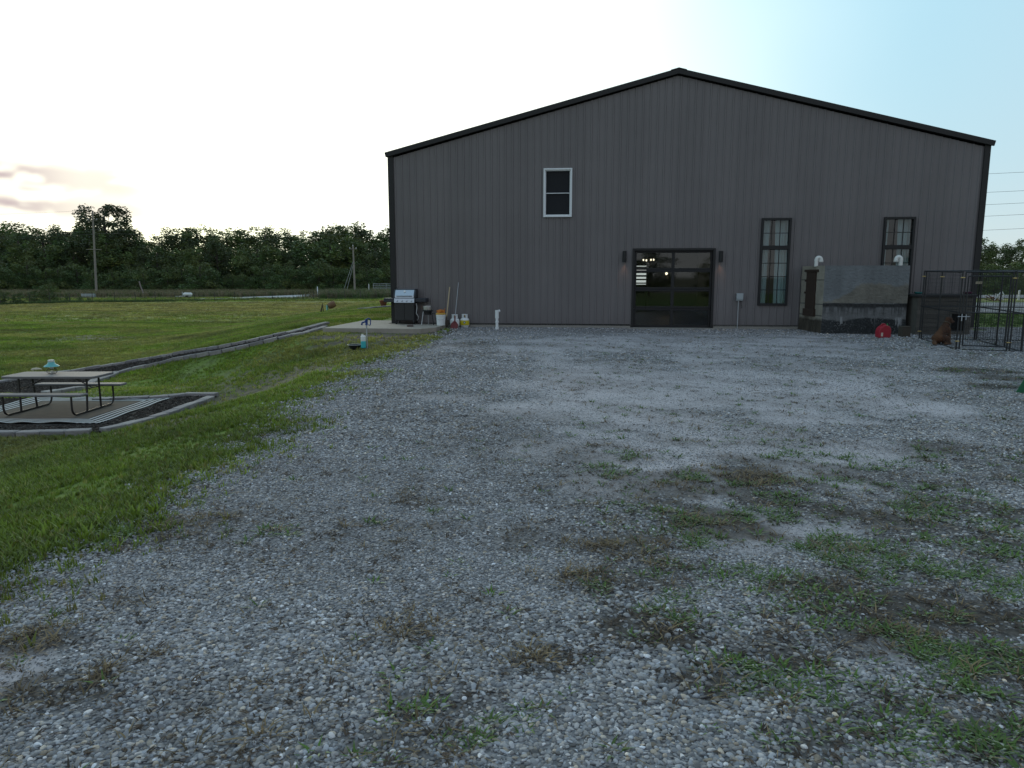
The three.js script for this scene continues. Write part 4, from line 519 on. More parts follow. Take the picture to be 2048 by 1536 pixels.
// ---------------------------------------------------------------- concrete vault with its iron door
{
  const u0 = wall(1646, 600, 1.45)[0], u1 = wall(1815, 600, 1.45)[0], [fx, fz] = fromWall(u0, 1.45), fl = V(fx, T(fx, fz), fz), yaw = YAW, W = u1 - u0, H = wall(1700, 531, 1.45)[1] - fl.y, D = 1.38;
  const v = thing('concrete_vault', 'stained concrete storm vault with tarred base against the siding', 'storm shelter', [fl.x, fl.y, fl.z], -yaw);
  // stains: soot grey top, clay band, tar line, drips, black mossy foot
  const N = 512, front = tex(N, N, (i, j) => { const x = i / N * W, y = j / N * H, k = y / H, n = fbm(x * 3, y * 3 + 5, 5), n2 = fbm(x * 14, y * 3, 4), gr = hash(i, j);
    let c = [0.155, 0.165, 0.17].map(q => q * mix(0.65, 1.3, fbm(x * 5 + 3, y * 1.2, 5)) * (0.9 + 0.2 * gr)); const t = x / W;
    const clayTop = 0.50 + 0.25 * Math.sin(Math.min(1, t * 1.5) * 1.6) * sstep(0.0, 0.35, t) - 0.02 * Math.sin(t * 9) + 0.09 * (n - 0.5) + 0.05 * (n2 - 0.5), clay = sstep(clayTop + 0.02, clayTop - 0.02, k) * sstep(0.47, 0.49, k);
    { const q = (0.55 + 0.9 * n) * (0.8 + 0.4 * n2) * (0.85 + 0.3 * gr); c = [mix(c[0], 0.165 * q, clay * 0.85), mix(c[1], 0.150 * q, clay * 0.85), mix(c[2], 0.120 * q, clay * 0.85)]; }
    const rim = Math.exp(-Math.pow((k - clayTop - 0.02) / 0.03, 2)) * 0.3 * n; c = [mix(c[0], 0.24, rim), mix(c[1], 0.26, rim), mix(c[2], 0.27, rim)];
    const low = sstep(0.49, 0.47, k); c = [mix(c[0], 0.135 * (0.7 + 0.6 * n2), low), mix(c[1], 0.135 * (0.7 + 0.6 * n2), low), mix(c[2], 0.135 * (0.7 + 0.6 * n2), low)];
    const te = 0.47 + 0.03 * (n - 0.5), tar = sstep(te + 0.012, te, k) * sstep(te - 0.05 - 0.11 * vnoise(x * 11, 4) * n2, te - 0.03, k); c = c.map(q => mix(q, 0.016, clamp(tar * 0.95)));
    const drip = sstep(0.45, 0.62, vnoise(x * 26, 2 + y * 0.7)) * sstep(0.26, 0.40, k) * low; c = c.map(q => mix(q, 0.04, drip * 0.6));
    const foot = sstep(0.275, 0.245, k + 0.05 * (n - 0.5) + 0.02 * Math.sin(t * 7)); c = c.map((q, a) => mix(q, [0.020, 0.022, 0.023][a] * (0.5 + n2) + (vnoise(x * 40, y * 40) > 0.72 ? 0.09 * n : 0), foot));
    const run = sstep(0.80, 0.88, vnoise(x * 7 + 50 + 0.3 * fbm(y * 4, x, 3), 1)) * sstep(0.31, 0.26, k) * sstep(0.10 + 0.1 * vnoise(x * 20, 3), 0.2, k) * sstep(0.3, 0.6, fbm(x * 30, y * 6, 3)); c = c.map(q => mix(q, 0.34, run * 0.7)); return c; }, false);
  const sideT = tex(256, 256, (i, j) => { const x = i / 256 * D, y = j / 256 * H, k = y / H, n = fbm(x * 4 + 9, y * 3, 5); let c = [0.27, 0.24, 0.195].map(q => q * mix(0.65, 1.3, n)); for (const s of [0.46, 0.80, 0.30]) { const l = Math.exp(-Math.pow((k - s) / 0.006, 2)); c = c.map(q => mix(q, 0.03, l)); } const foot = sstep(0.27, 0.22, k + 0.06 * (n - 0.5)); const st = vnoise(x * 22, y * 1.5); c = c.map((q, a) => mix(q, [0.045, 0.036, 0.026][a] * (0.5 + 1.4 * st), foot)); return c; }, false);
  const bm = { bumpMap: rep(bumpA, 3, 3), bumpScale: 0.02, roughness: 0.92 }, fm = new THREE.MeshStandardMaterial({ map: front, ...bm }), sm = new THREE.MeshStandardMaterial({ map: sideT, ...bm }), plain = std(lin(0.17, 0.165, 0.155), 0.92, { map: mottle });
  const slabGeo = (w, h, d) => { const g = new THREE.BoxGeometry(w, h, d, 20, 20, 12), p = g.attributes.position, n = g.attributes.normal; for (let i = 0; i < p.count; i++) { const x = p.getX(i), y = p.getY(i), z = p.getZ(i), k = (y + h / 2) / h, o = 0.02 * (fbm(x * 4 + z * 3 + 8, y * 4 + z, 4) - 0.5) + (k < 0.27 ? 0.035 * (1 - k / 0.3) : 0) + (k > 0.455 && k < 0.49 ? 0.014 : 0), inn = Math.abs(x) > w / 2 - 1e-4 || Math.abs(z) > d / 2 - 1e-4; if (!inn) continue; p.setXYZ(i, x + (Math.abs(x) > w / 2 - 1e-4 ? Math.sign(x) * o : 0), y, z + (Math.abs(z) > d / 2 - 1e-4 ? Math.sign(z) * o : 0)); } g.computeVertexNormals(); return g.translate(w / 2, h / 2, -d / 2); };
  const body = slabGeo(W, H + 0.1, D); { const p = body.attributes.position; for (let i = 0; i < p.count; i++) p.setX(i, p.getX(i) - 0.26 * (-p.getZ(i) / D) * (1 - p.getX(i) / W)); body.computeVertexNormals(); }
  body.translate(0, -0.1, 0);
  // one mesh per face group so that each keeps its own stains
  const faces = [['side_face', [0, 1], sm], ['top_face', [2, 3], plain], ['front_face', [4], fm], ['rear_face', [5], plain]]; const flat = body.toNonIndexed();
  const idx = body.groups; for (const [nm, ids, mt] of faces) { const P = [], Nn = [], U = []; for (const k of ids) for (let i = idx[k].start; i < idx[k].start + idx[k].count; i++) { P.push(flat.attributes.position.getX(i), flat.attributes.position.getY(i), flat.attributes.position.getZ(i)); Nn.push(flat.attributes.normal.getX(i), flat.attributes.normal.getY(i), flat.attributes.normal.getZ(i)); U.push(flat.attributes.uv.getX(i), flat.attributes.uv.getY(i)); } const g = new THREE.BufferGeometry(); g.setAttribute('position', new THREE.Float32BufferAttribute(P, 3)); g.setAttribute('normal', new THREE.Float32BufferAttribute(Nn, 3)); g.setAttribute('uv', new THREE.Float32BufferAttribute(U, 2)); mesh(nm, g, mt, v); }
  const rust = std(lin(0.040, 0.022, 0.013), 0.85, { map: mottle, bumpMap: bumpA, bumpScale: 0.004 }), dz = -0.72, sk = 0.26 * 0.72 / D;
  const dr = part('iron_door', v, 'rusty brown iron door in the vault end wall'); dr.position.x = -sk - 0.02; dr.position.z = dz; dr.rotation.y = Math.atan(0.26 / D); mesh('leaf', planar(rbox(0.05, H * 0.58, 0.56, 0, H * 0.62, 0, 0.008)), rust, dr); mesh('lintel', planar(rbox(0.07, 0.07, 0.78, -0.01, H * 0.93, 0, 0.008)), rust, dr); mesh('sill_plate', planar(rbox(0.09, H * 0.11, 0.66, -0.015, H * 0.305, 0, 0.01)), rust, dr); mesh('hinge', [rbox(0.04, 0.06, 0.07, -0.03, H * 0.60, -0.29), rbox(0.04, 0.06, 0.07, -0.03, H * 0.78, -0.29)], rust, dr);
  const pvc = std(lin(0.66, 0.66, 0.63), 0.45);
  for (const [px, py, dd, s] of [[1637, 531, 0.55, 1], [1796, 532, 0.20, -1]]) { const q = atDepth(px, py, -fl.z + dd * 0.6), x = (q.x - fl.x) * Math.cos(yaw) + (q.z - fl.z) * Math.sin(yaw), g = part('vent_pipe', v, 'white plastic vent pipe with downturned end'), z = -dd, r = 0.055;
    mesh('riser', [cyl(r, r, 0.2, x, H - 0.02, z, 18), cyl(r * 1.12, r * 1.12, 0.05, x, H + 0.14, z, 18)], pvc, g); mesh('bend', [new THREE.TorusGeometry(0.066, r * 1.05, 12, 20, Math.PI).translate(s * 0.066, 0, 0).translate(x, H + 0.18, z)], pvc, g); mesh('mouth', lathe([[r * 0.8, 0], [r * 1.2, 0], [r * 1.2, 0.06], [r * 1.0, 0.07]], 18).translate(x + s * 0.132, H + 0.11, z), std(lin(0.66, 0.66, 0.63), 0.45, { side: THREE.DoubleSide }), g); }
}
{ // gas can
  const p = ground(1769, 678), t = thing('fuel_can', 'red plastic fuel can with green spout cap before the concrete vault', 'fuel can', [p.x, p.y + 0.03, p.z - 0.1], 0.15), red = std(lin(0.33, 0.012, 0.028), 0.5);
  const s = new THREE.Shape(); s.moveTo(-0.19, 0); s.lineTo(0.19, 0); s.quadraticCurveTo(0.205, 0.01, 0.205, 0.03); s.lineTo(0.20, 0.19); s.quadraticCurveTo(0.19, 0.25, 0.11, 0.28); s.lineTo(0.02, 0.30); s.quadraticCurveTo(-0.07, 0.30, -0.15, 0.24); s.quadraticCurveTo(-0.2, 0.2, -0.205, 0.12); s.lineTo(-0.205, 0.02); 
  t.scale.set(0.8, 1.02, 0.9); mesh('tank', new THREE.ExtrudeGeometry(s, { depth: 0.16, bevelEnabled: true, bevelSize: 0.025, bevelThickness: 0.03, bevelSegments: 4 }).translate(0, 0.02, -0.08), red, t); mesh('handle', tube([V(-0.12, 0.26, 0), V(-0.09, 0.345, 0), V(0.0, 0.365, 0), V(0.07, 0.34, 0), V(0.10, 0.29, 0)], 0.022, 24, 8), red, t); mesh('spout', [cyl(0.035, 0.03, 0.05, 0.13, 0.28, 0), cyl(0.016, 0.014, 0.06, 0.14, 0.32, 0)], std(lin(0.03, 0.30, 0.08), 0.4), t); mesh('label_patch', box(0.075, 0.10, 0.004, -0.13, 0.09, 0.113), std(lin(0.55, 0.5, 0.42), 0.6), t);
}
// ---------------------------------------------------------------- kennel, dog house, dog
const kA = ground(1838, 679), kB = ground(1913, 702), kQ = ground(1948, 681.5), kR = V(kB.x + (kQ.x - kA.x), 0, kB.z + (kQ.z - kA.z));
{
  const K = thing('dog_kennel', 'tall black tube and wire dog kennel beside the concrete vault', 'kennel', [kB.x, T(kB.x, kB.z), kB.z]), bk = std(lin(0.014, 0.015, 0.017), 0.38), wm = std(lin(0.012, 0.012, 0.013), 0.6), brass = std(lin(0.55, 0.42, 0.18), 0.4, { metalness: 0.6 }), H = 1.84, o = V(kB.x, T(kB.x, kB.z), kB.z);
  const loc = p => V(p.x - o.x, T(p.x, p.z) - o.y + 0.03, p.z - o.z), A = loc(kA), Bq = loc(kB), Q = loc(kQ), R = loc(kR);
  const dirF = V().subVectors(R, Bq).normalize();
  function panel(a, b, mids, wires = true, lo = 0, hi = H, r = 0.019) { const g = part('panel', K), d = b.clone().sub(a), L = d.length(), up = V(0, 1, 0), P = (s, y) => a.clone().addScaledVector(d, s).add(V(0, y, 0));
    mesh('frame', [rod(P(0, lo), P(0, hi), r), rod(P(1, lo), P(1, hi), r), rod(P(0, hi), P(1, hi), r), rod(P(0, lo), P(1, lo), r), rod(P(0, mix(lo, hi, 0.48)), P(1, mix(lo, hi, 0.48)), r * 0.85), ...mids.map(s => rod(P(s, lo), P(s, hi), r))], bk, g);
    if (wires) { const w = []; const nv = Math.round(L / 0.052), nh = Math.round((hi - lo) / 0.105); for (let i = 1; i < nv; i++) w.push(new THREE.BoxGeometry(0.0032, hi - lo, 0.0032).translate(...P(i / nv, (lo + hi) / 2).toArray())); const an = -Math.atan2(d.z, d.x); for (let i = 1; i < nh; i++) w.push(new THREE.BoxGeometry(L, 0.0032, 0.0032).rotateY(an).translate(...P(0.5, mix(lo, hi, i / nh)).toArray())); mesh('wire_mesh', w, wm, g); } return g; }
  panel(A, Bq.clone().addScaledVector(V().subVectors(A, Bq).normalize(), 0.05), [0.5]);
  panel(A.clone().addScaledVector(dirF, 0.05), Q, []);
  const G0 = Bq.clone().addScaledVector(dirF, 0.05), G1 = Bq.clone().addScaledVector(dirF, 1.02), far = Bq.clone().addScaledVector(dirF, 3.1);
  panel(G1.clone().addScaledVector(dirF, 0.06), far, [0.5]); panel(Q, R, [0.5]); panel(Q.clone().addScaledVector(dirF, 0.05), Q.clone().addScaledVector(dirF, 1.9), []);
  const fr = part('panel', K); mesh('frame', [rod(G0, G0.clone().add(V(0, H, 0)), 0.019), rod(G1, G1.clone().add(V(0, H, 0)), 0.019), rod(G0.clone().add(V(0, H, 0)), G1.clone().add(V(0, H, 0)), 0.019), rod(G0.clone(), G1.clone(), 0.019)], bk, fr);
  const gt = panel(G0.clone().addScaledVector(dirF, 0.06), G1.clone().addScaledVector(dirF, -0.05), [], true, 0.10, H - 0.1, 0.017); gt.name = 'gate';
  mesh('latch', [rbox(0.30, 0.02, 0.02, 0, 0, 0), rod(V(-0.05, 0.06, 0), V(-0.05, -0.1, 0), 0.012), rod(V(0.05, 0.05, 0), V(0.05, -0.08, 0), 0.012)].map(g => g.translate(G0.x + 0.02, 0.82, G0.z + 0.04)), galv, gt);
  mesh('sign_plate', rbox(0.16, 0.06, 0.006, G0.x + 0.30, 1.62, G0.z + 0.03, 0.003), std(lin(0.30, 0.26, 0.18), 0.5), gt);
  for (const [p, y] of [[A, H - 0.14], [A, 0.2], [Bq, H - 0.13], [Bq, 0.2], [A.clone().lerp(Bq, 0.5), H - 0.13], [A.clone().lerp(Bq, 0.5), 0.24], [G1.clone().addScaledVector(dirF, 0.03), H - 0.14], [G1.clone().addScaledVector(dirF, 0.03), 0.2]]) mesh('clamp', rbox(0.10, 0.026, 0.05, p.x, p.y + y, p.z, 0.005), brass, K);
}
{ // dog house behind the rear panel
  const a = atDepth(1824, 670, 20.9), b = atDepth(1950, 670, 20.6), W = b.x - a.x, Hh = 1.12, Dp = 1.0, y0 = T(a.x, -20.9), t = thing('dog_house', 'long weathered plank dog house with black flat roof behind the kennel', 'dog house', [a.x, y0, -20.75], 0.06), wd = [0.092, 0.105, 0.08].map(v => std(lin(v * 1.08, v, v * 0.86), 0.9, { map: mottle, bumpMap: bumpA, bumpScale: 0.004 }));
  const o0 = atDepth(1905, 650, 20.7).x - a.x, o1 = atDepth(1936, 650, 20.7).x - a.x, ob = 0.16, ot = 0.66, n = 9, ph = Hh / n;
  for (let k = 0; k < n; k++) { const y = ph * (k + 0.5), cut = y > ob && y < ot; for (const [p, q] of cut ? [[0, o0], [o1, W]] : [[0, W]]) mesh('plank', planar(rbox(q - p - 0.004, ph - 0.008, 0.025, (p + q) / 2, y, 0, 0.004)), wd[(k * 2 + (p > 0 ? 1 : 0)) % 3], t); }
  mesh('side_wall', planar(box(0.03, Hh, Dp, 0.015, Hh / 2, -Dp / 2 - 0.015)), wd[0], t); mesh('side_wall', planar(box(0.03, Hh, Dp, W - 0.015, Hh / 2, -Dp / 2 - 0.015)), wd[0], t); mesh('rear_wall', planar(box(W - 0.07, Hh, 0.03, W / 2, Hh / 2, -Dp)), wd[1], t);
  mesh('roof', planar(rbox(W + 0.16, 0.07, Dp + 0.22, W / 2, Hh + 0.04, -Dp / 2, 0.015)), std(lin(0.022, 0.021, 0.022), 0.8), t); mesh('door_trim', [box(o1 - o0 + 0.1, 0.05, 0.03, (o0 + o1) / 2, ot + 0.02, 0.02), box(0.05, ot - ob, 0.03, o0 - 0.02, (ot + ob) / 2, 0.02), box(0.05, ot - ob, 0.03, o1 + 0.02, (ot + ob) / 2, 0.02)].map(g => planar(g)), wd[2], t); mesh('floor_board', planar(box(W - 0.07, 0.04, Dp - 0.08, W / 2, 0.1, -Dp / 2)), wd[0], t);
  for (const [px, c, lab, s] of [[1844, [0.04, 0.20, 0.20], 'small teal feeding dish on the dog house roof', 0.12], [1943, [0.10, 0.02, 0.06], 'small dark purple cloth toy on the dog house roof', 0.13]]) { const q = atDepth(px, 595, 20.9), m = mesh('pet_item', lathe([[0, 0], [s * 0.8, 0], [s, s * 0.5], [s * 0.92, s * 0.5], [s * 0.7, 0.015], [0, 0.012]], 18), std(lin(...c), 0.6, { side: THREE.DoubleSide })); m.position.set(q.x, y0 + Hh + 0.078, -21.1); m.name = numbered(s < 0.125 ? 'feeding_dish' : 'cloth_toy'); tag(m, lab, s < 0.125 ? 'dish' : 'toy'); }
  const bk = ground(1816, 677), m = thing('cinder_block', 'weathered hollow concrete block between the vault and the kennel', 'block', [bk.x + 0.02, bk.y, bk.z - 0.25], 0.1); mesh('block', planar(rbox(0.36, 0.36, 0.2, 0, 0.18, 0, 0.012)), std(lin(0.07, 0.058, 0.045), 0.95, { map: mottle }), m); m.scale.set(0.7, 0.9, 1);
}
{ // seated dog, one skin from a smooth distance field
  const J = (x, y, z) => V(x, y, z), bones = [];
  const bone = (a, b, r0, r1) => bones.push([a, b, r0, r1]);
  bone(J(-0.15, 0.15, 0), J(0.02, 0.34, 0), 0.125, 0.108); bone(J(0.02, 0.34, 0), J(0.07, 0.44, 0), 0.108, 0.09); bone(J(0.08, 0.37, 0), J(0.10, 0.29, 0), 0.10, 0.075);      // rump, back, chest
  bone(J(0.08, 0.46, 0), J(0.15, 0.585, 0), 0.078, 0.058);      // neck
  bone(J(0.15, 0.615, 0), J(0.20, 0.605, 0), 0.068, 0.062); bone(J(0.22, 0.59, 0), J(0.325, 0.545, 0), 0.042, 0.029);      // skull, muzzle
  for (const s of [-1, 1]) { bone(J(0.09, 0.36, s * 0.075), J(0.125, 0.19, s * 0.08), 0.058, 0.038); bone(J(0.125, 0.19, s * 0.08), J(0.14, 0.04, s * 0.08), 0.036, 0.028); bone(J(0.14, 0.03, s * 0.08), J(0.195, 0.024, s * 0.082), 0.030, 0.024);
    bone(J(-0.14, 0.15, s * 0.075), J(0.0, 0.15, s * 0.12), 0.092, 0.064); bone(J(0.0, 0.14, s * 0.135), J(-0.06, 0.05, s * 0.14), 0.06, 0.034); bone(J(-0.06, 0.028, s * 0.14), J(0.10, 0.024, s * 0.145), 0.032, 0.026); bone(J(0.165, 0.635, s * 0.058), J(0.168, 0.545, s * 0.082), 0.026, 0.022); }
  bone(J(-0.25, 0.07, 0), J(-0.36, 0.045, 0.08), 0.05, 0.04); bone(J(-0.36, 0.045, 0.08), J(-0.44, 0.035, 0.2), 0.042, 0.025);
  const N = 84, S = 0.5, cx = -0.06, cy = 0.36, mc = new MarchingCubes(N, new THREE.MeshBasicMaterial(), false, false, 90000); mc.isolation = 0;
  const pt = V(0, 0, 0), ab = V(0, 0, 0), ap = V(0, 0, 0);
  for (let k = 0; k < N; k++) for (let j = 0; j < N; j++) for (let i = 0; i < N; i++) { pt.set((i - N / 2) / (N / 2) * S + cx, (j - N / 2) / (N / 2) * S + cy, (k - N / 2) / (N / 2) * S); let d = 1; for (const [a, b, r0, r1] of bones) { ab.subVectors(b, a); ap.subVectors(pt, a); const t = clamp(ap.dot(ab) / ab.lengthSq()), q = ap.addScaledVector(ab, -t).length() - mix(r0, r1, t), h = clamp(0.5 + 0.5 * (d - q) / 0.024); d = mix(d, q, h) - 0.024 * h * (1 - h); } d += 0.008 * (vnoise(pt.x * 45 + pt.z * 20, pt.y * 30) - 0.5); mc.field[k * N * N + j * N + i] = -d; }
  mc.update(); const P = [], C = []; for (let i = 0; i < mc.count; i++) { const x = mc.positionArray[3 * i] * S + cx, y = mc.positionArray[3 * i + 1] * S + cy, z = mc.positionArray[3 * i + 2] * S; P.push(x, y, z); const f = vnoise(x * 40, y * 40 + z * 20), pale = Math.max(sstep(0.05, 0.13, x) * sstep(0.5, 0.3, y) * 0.5, sstep(0.03, 0.0, y - 0.03) * 0.5); const v = 0.7 + 0.6 * f; C.push(mix(0.080, 0.20, pale) * v, mix(0.032, 0.11, pale) * v, mix(0.013, 0.055, pale) * v); }
  let g = new THREE.BufferGeometry(); g.setAttribute('position', new THREE.Float32BufferAttribute(P, 3)); g.setAttribute('color', new THREE.Float32BufferAttribute(C, 3)); g = mergeVertices(g, 1e-4); g.computeVertexNormals();
  const p = V(mix(kA.x, kR.x, 0.42), 0, 0); const q = ground(1889, 691.5), dx = q.x, dz = q.z - 0.12, t = thing('dog', 'reddish golden long coated dog sitting in the kennel with head lowered', 'dog', [dx, T(dx, dz) + 0.03, dz], 0.35); t.scale.setScalar(1.02);
  mesh('body', g, std(lin(1, 1, 1), 0.9, { vertexColors: true }), t); mesh('nose', new THREE.SphereGeometry(0.017, 12, 8).scale(0.9, 0.8, 1.1).translate(0.352, 0.546, 0), rubber, t); for (const s of [-1, 1]) mesh('eye', new THREE.SphereGeometry(0.010, 10, 8).translate(0.222, 0.632, s * 0.046), std(lin(0.01, 0.007, 0.005), 0.15), t);
  mesh('collar', new THREE.TorusGeometry(0.087, 0.010, 6, 28).rotateX(Math.PI / 2).rotateZ(-0.55).translate(0.115, 0.515, 0), std(lin(0.16, 0.12, 0.08), 0.6), t);
}
{ // green plastic pet house at the right margin
  const p = ground(2033, 787), t = thing('plastic_pet_house', 'green moulded plastic pet house standing on the gravel', 'pet house', [p.x, p.y + 0.02, p.z], -0.72), gm = std(lin(0.006, 0.10, 0.04), 0.45), w = 0.95, h = 0.8, s = new THREE.Shape(); s.moveTo(0, 0); s.lineTo(w, 0); s.lineTo(w - 0.24, h * 0.75); s.lineTo(w / 2, h); s.lineTo(0.24, h * 0.75); const ho = new THREE.Path(); ho.absellipse(w / 2, 0.30, 0.22, 0.22, 0, Math.PI * 2, true); s.holes.push(ho);
  mesh('front', new THREE.ExtrudeGeometry(s, { depth: 0.03, bevelEnabled: true, bevelSize: 0.012, bevelThickness: 0.01, bevelSegments: 3 }), gm, t); mesh('entrance_rim', new THREE.TorusGeometry(0.225, 0.02, 8, 30).translate(w / 2, 0.30, 0.045), std(lin(0.01, 0.16, 0.08), 0.4), t);
  const s2 = new THREE.Shape([[0, 0], [w, 0], [w - 0.24, h * 0.75], [w / 2, h], [0.24, h * 0.75]].map(q => new THREE.Vector2(...q))); mesh('shell', new THREE.ExtrudeGeometry(s2, { depth: 0.9, bevelEnabled: true, bevelSize: 0.01, bevelThickness: 0.01, bevelSegments: 2 }).translate(0, 0, -0.92), gm, t);
}
// ---------------------------------------------------------------- the field beyond the slab
const farG = list => list.map(([x, y]) => { let p = ground(x, y); if (p.z > -68) { p = atDepth(x, y, 87 + (600 - y) * 2.2); p.y = T(p.x, p.z); } return p; });      // on the far side of the field, not on the bank by the barn
{
  const p = ground(655, 622), t = thing('barrel_planter', 'tipped weathered barrel resting on a turquoise stand on the lawn', 'barrel', [p.x, p.y, p.z], 0.3), wd = std(lin(0.20, 0.11, 0.06), 0.85, { map: mottle });
  mesh('barrel', lathe([[0, -0.28], [0.2, -0.28], [0.25, -0.05], [0.25, 0.08], [0.21, 0.28], [0.18, 0.28], [0.2, 0.0], [0, -0.02]], 24).rotateZ(-1.15).translate(0.32, 0.44, 0), wd, t); mesh('stand', [rod(V(-0.02, 0, 0), V(0, 0.42, 0), 0.07, 0.09), rod(V(-0.06, 0, 0.1), V(0.0, 0.36, 0.05), 0.03)], std(lin(0.15, 0.42, 0.40), 0.6), t);
  const s = ground(646, 625), d = thing('wooden_stake', 'dark split wooden stake leaning in the lawn beside the tipped barrel', 'stake', [s.x - 0.05, s.y, s.z]); mesh('stake', [rod(V(-0.1, -0.05, 0), V(0.05, 0.62, 0), 0.06, 0.02), rod(V(0.1, -0.05, 0), V(0.05, 0.5, 0.05), 0.04, 0.02)], std(lin(0.06, 0.045, 0.03), 0.9), d);
  const q = ground(767, 613), f = thing('flower_pot', 'terracotta pot on the lawn path behind the grill', 'pot', [q.x, q.y, q.z]); mesh('pot', lathe([[0, 0], [0.14, 0], [0.22, 0.30], [0.24, 0.30], [0.24, 0.36], [0.2, 0.36], [0.19, 0.3], [0, 0.28]], 24), std(lin(0.20, 0.07, 0.04), 0.85), f);
  const e = G([[716, 620], [738, 618.5], [760, 616.5], [783, 615]]); edging(e, 'pale stone edging along the lawn path behind the grill', 0.395);
}
const woodPole = std(lin(0.30, 0.27, 0.23), 0.9, { map: mottle });
const wireM = std(lin(0.10, 0.10, 0.10), 0.6);
function wire(a, b, sag, label, r = 0.012) { const pts = []; for (let i = 0; i <= 24; i++) { const s = i / 24, p = a.clone().lerp(b, s); p.y -= sag * 4 * s * (1 - s); pts.push(p); } tag(mesh('power_line', tube(pts, r, 48, 5), wireM), label, 'power line', 'power lines'); }
const pL = (() => { const b = ground(193, 590), d = -b.z, top = atDepth(185, 421, d), t = thing('utility_pole', 'tall grey leaning utility pole at the field fence by the crate', 'utility pole', [b.x, b.y, b.z], 0, 'utility poles'), tp = V(top.x - b.x, top.y - b.y, 0);
  mesh('pole', rod(V(0, -0.5, 0), tp, 0.19, 0.12, 14), woodPole, t); const arm = (py, w) => { const y = atDepth(188, py, d).y - b.y, k = y / tp.y; return rbox(w, 0.09, 0.09, tp.x * k, y, 0.16, 0.01); }; mesh('cross_arm', arm(440, 1.6), woodPole, t); mesh('lower_arm', arm(499, 2.5), woodPole, t);
  for (const s of [-0.7, 0.7]) mesh('insulator', cyl(0.06, 0.05, 0.16, tp.x * 0.88 + s, atDepth(188, 440, d).y - b.y + 0.05, 0.16, 10), galv, t); return { b, tp, d }; })();
{
  const b = atDepth(710, 583, 116), d = 116; b.y = T(b.x, b.z); const top = atDepth(706, 492, d), t = thing('utility_pole', 'shorter utility pole braced by two guy wires above the tall weeds', 'utility pole', [b.x, b.y, b.z], 0, 'utility poles'), tp = V(top.x - b.x, top.y - b.y, 0);
  mesh('pole', rod(V(0, -0.3, 0), tp, 0.17, 0.12, 12), woodPole, t); mesh('cross_arm', rbox(1.15, 0.1, 0.1, tp.x * 0.94, tp.y * 0.94, 0.14, 0.01), woodPole, t); for (const s of [-0.5, 0, 0.5]) mesh('insulator', cyl(0.06, 0.05, 0.18, tp.x + s, tp.y * 0.95 + (s ? 0 : 0.4), 0.1, 10), white, t);
  for (const [px, h] of [[685, 0.72], [692, 0.66]]) { const q = atDepth(px, 582, 116); q.y = T(q.x, q.z); mesh('guy_wire', rod(tp.clone().multiplyScalar(h), V(q.x - b.x, q.y - b.y, 0.4), 0.028), galv, t); }
}
{
  const { b, tp, d } = pL, P = (dx, py) => V(b.x + tp.x * 0.9 + dx, atDepth(186, py, d).y, b.z + 0.16);
  const kP = V(26, 0, -78), off = V(-150, 0, -112), end = V(110, 0, -46);
  const K = thing('utility_pole', 'utility pole standing behind the barn', 'utility pole', [kP.x, T(kP.x, kP.z), kP.z], 0, 'utility poles'); mesh('pole', rod(V(0, -0.5, 0), V(0, 11.4, 0), 0.18, 0.12, 12), woodPole, K); mesh('cross_arm', rbox(2.2, 0.1, 0.1, 0, 10.9, 0.15, 0.01), woodPole, K);
  wire(P(0, 421), V(off.x, 11.0, off.z), 0.8, 'highest power line running off from the tall leaning pole');
  for (const s of [-0.7, 0.7]) { wire(P(s, 465 + s * 4), V(off.x, 6.2 + s, off.z), 1.0, 'lower power line running off from the tall leaning pole'); wire(P(s, 463 + s * 5), V(kP.x, 8.6 - s, kP.z), 0.9, 'lower power line passing before the woods towards the barn'); }
  [349.5, 386.5, 411, 434, 462].forEach((py, i) => { const q = atDepth(2048, py, 62), q0 = atDepth(1960, py + 3.4, 66), dir = q.clone().sub(q0); const A = q0.clone().addScaledVector(dir, -2.2), Z = q.clone().addScaledVector(dir, 9); Z.y += 1; A.y += 0.2; wire(A, Z, 0.25, ['highest', 'second', 'middle', 'fourth', 'lowest'][i] + ' of the five power lines over the woods beyond the kennel', 0.014); });
}
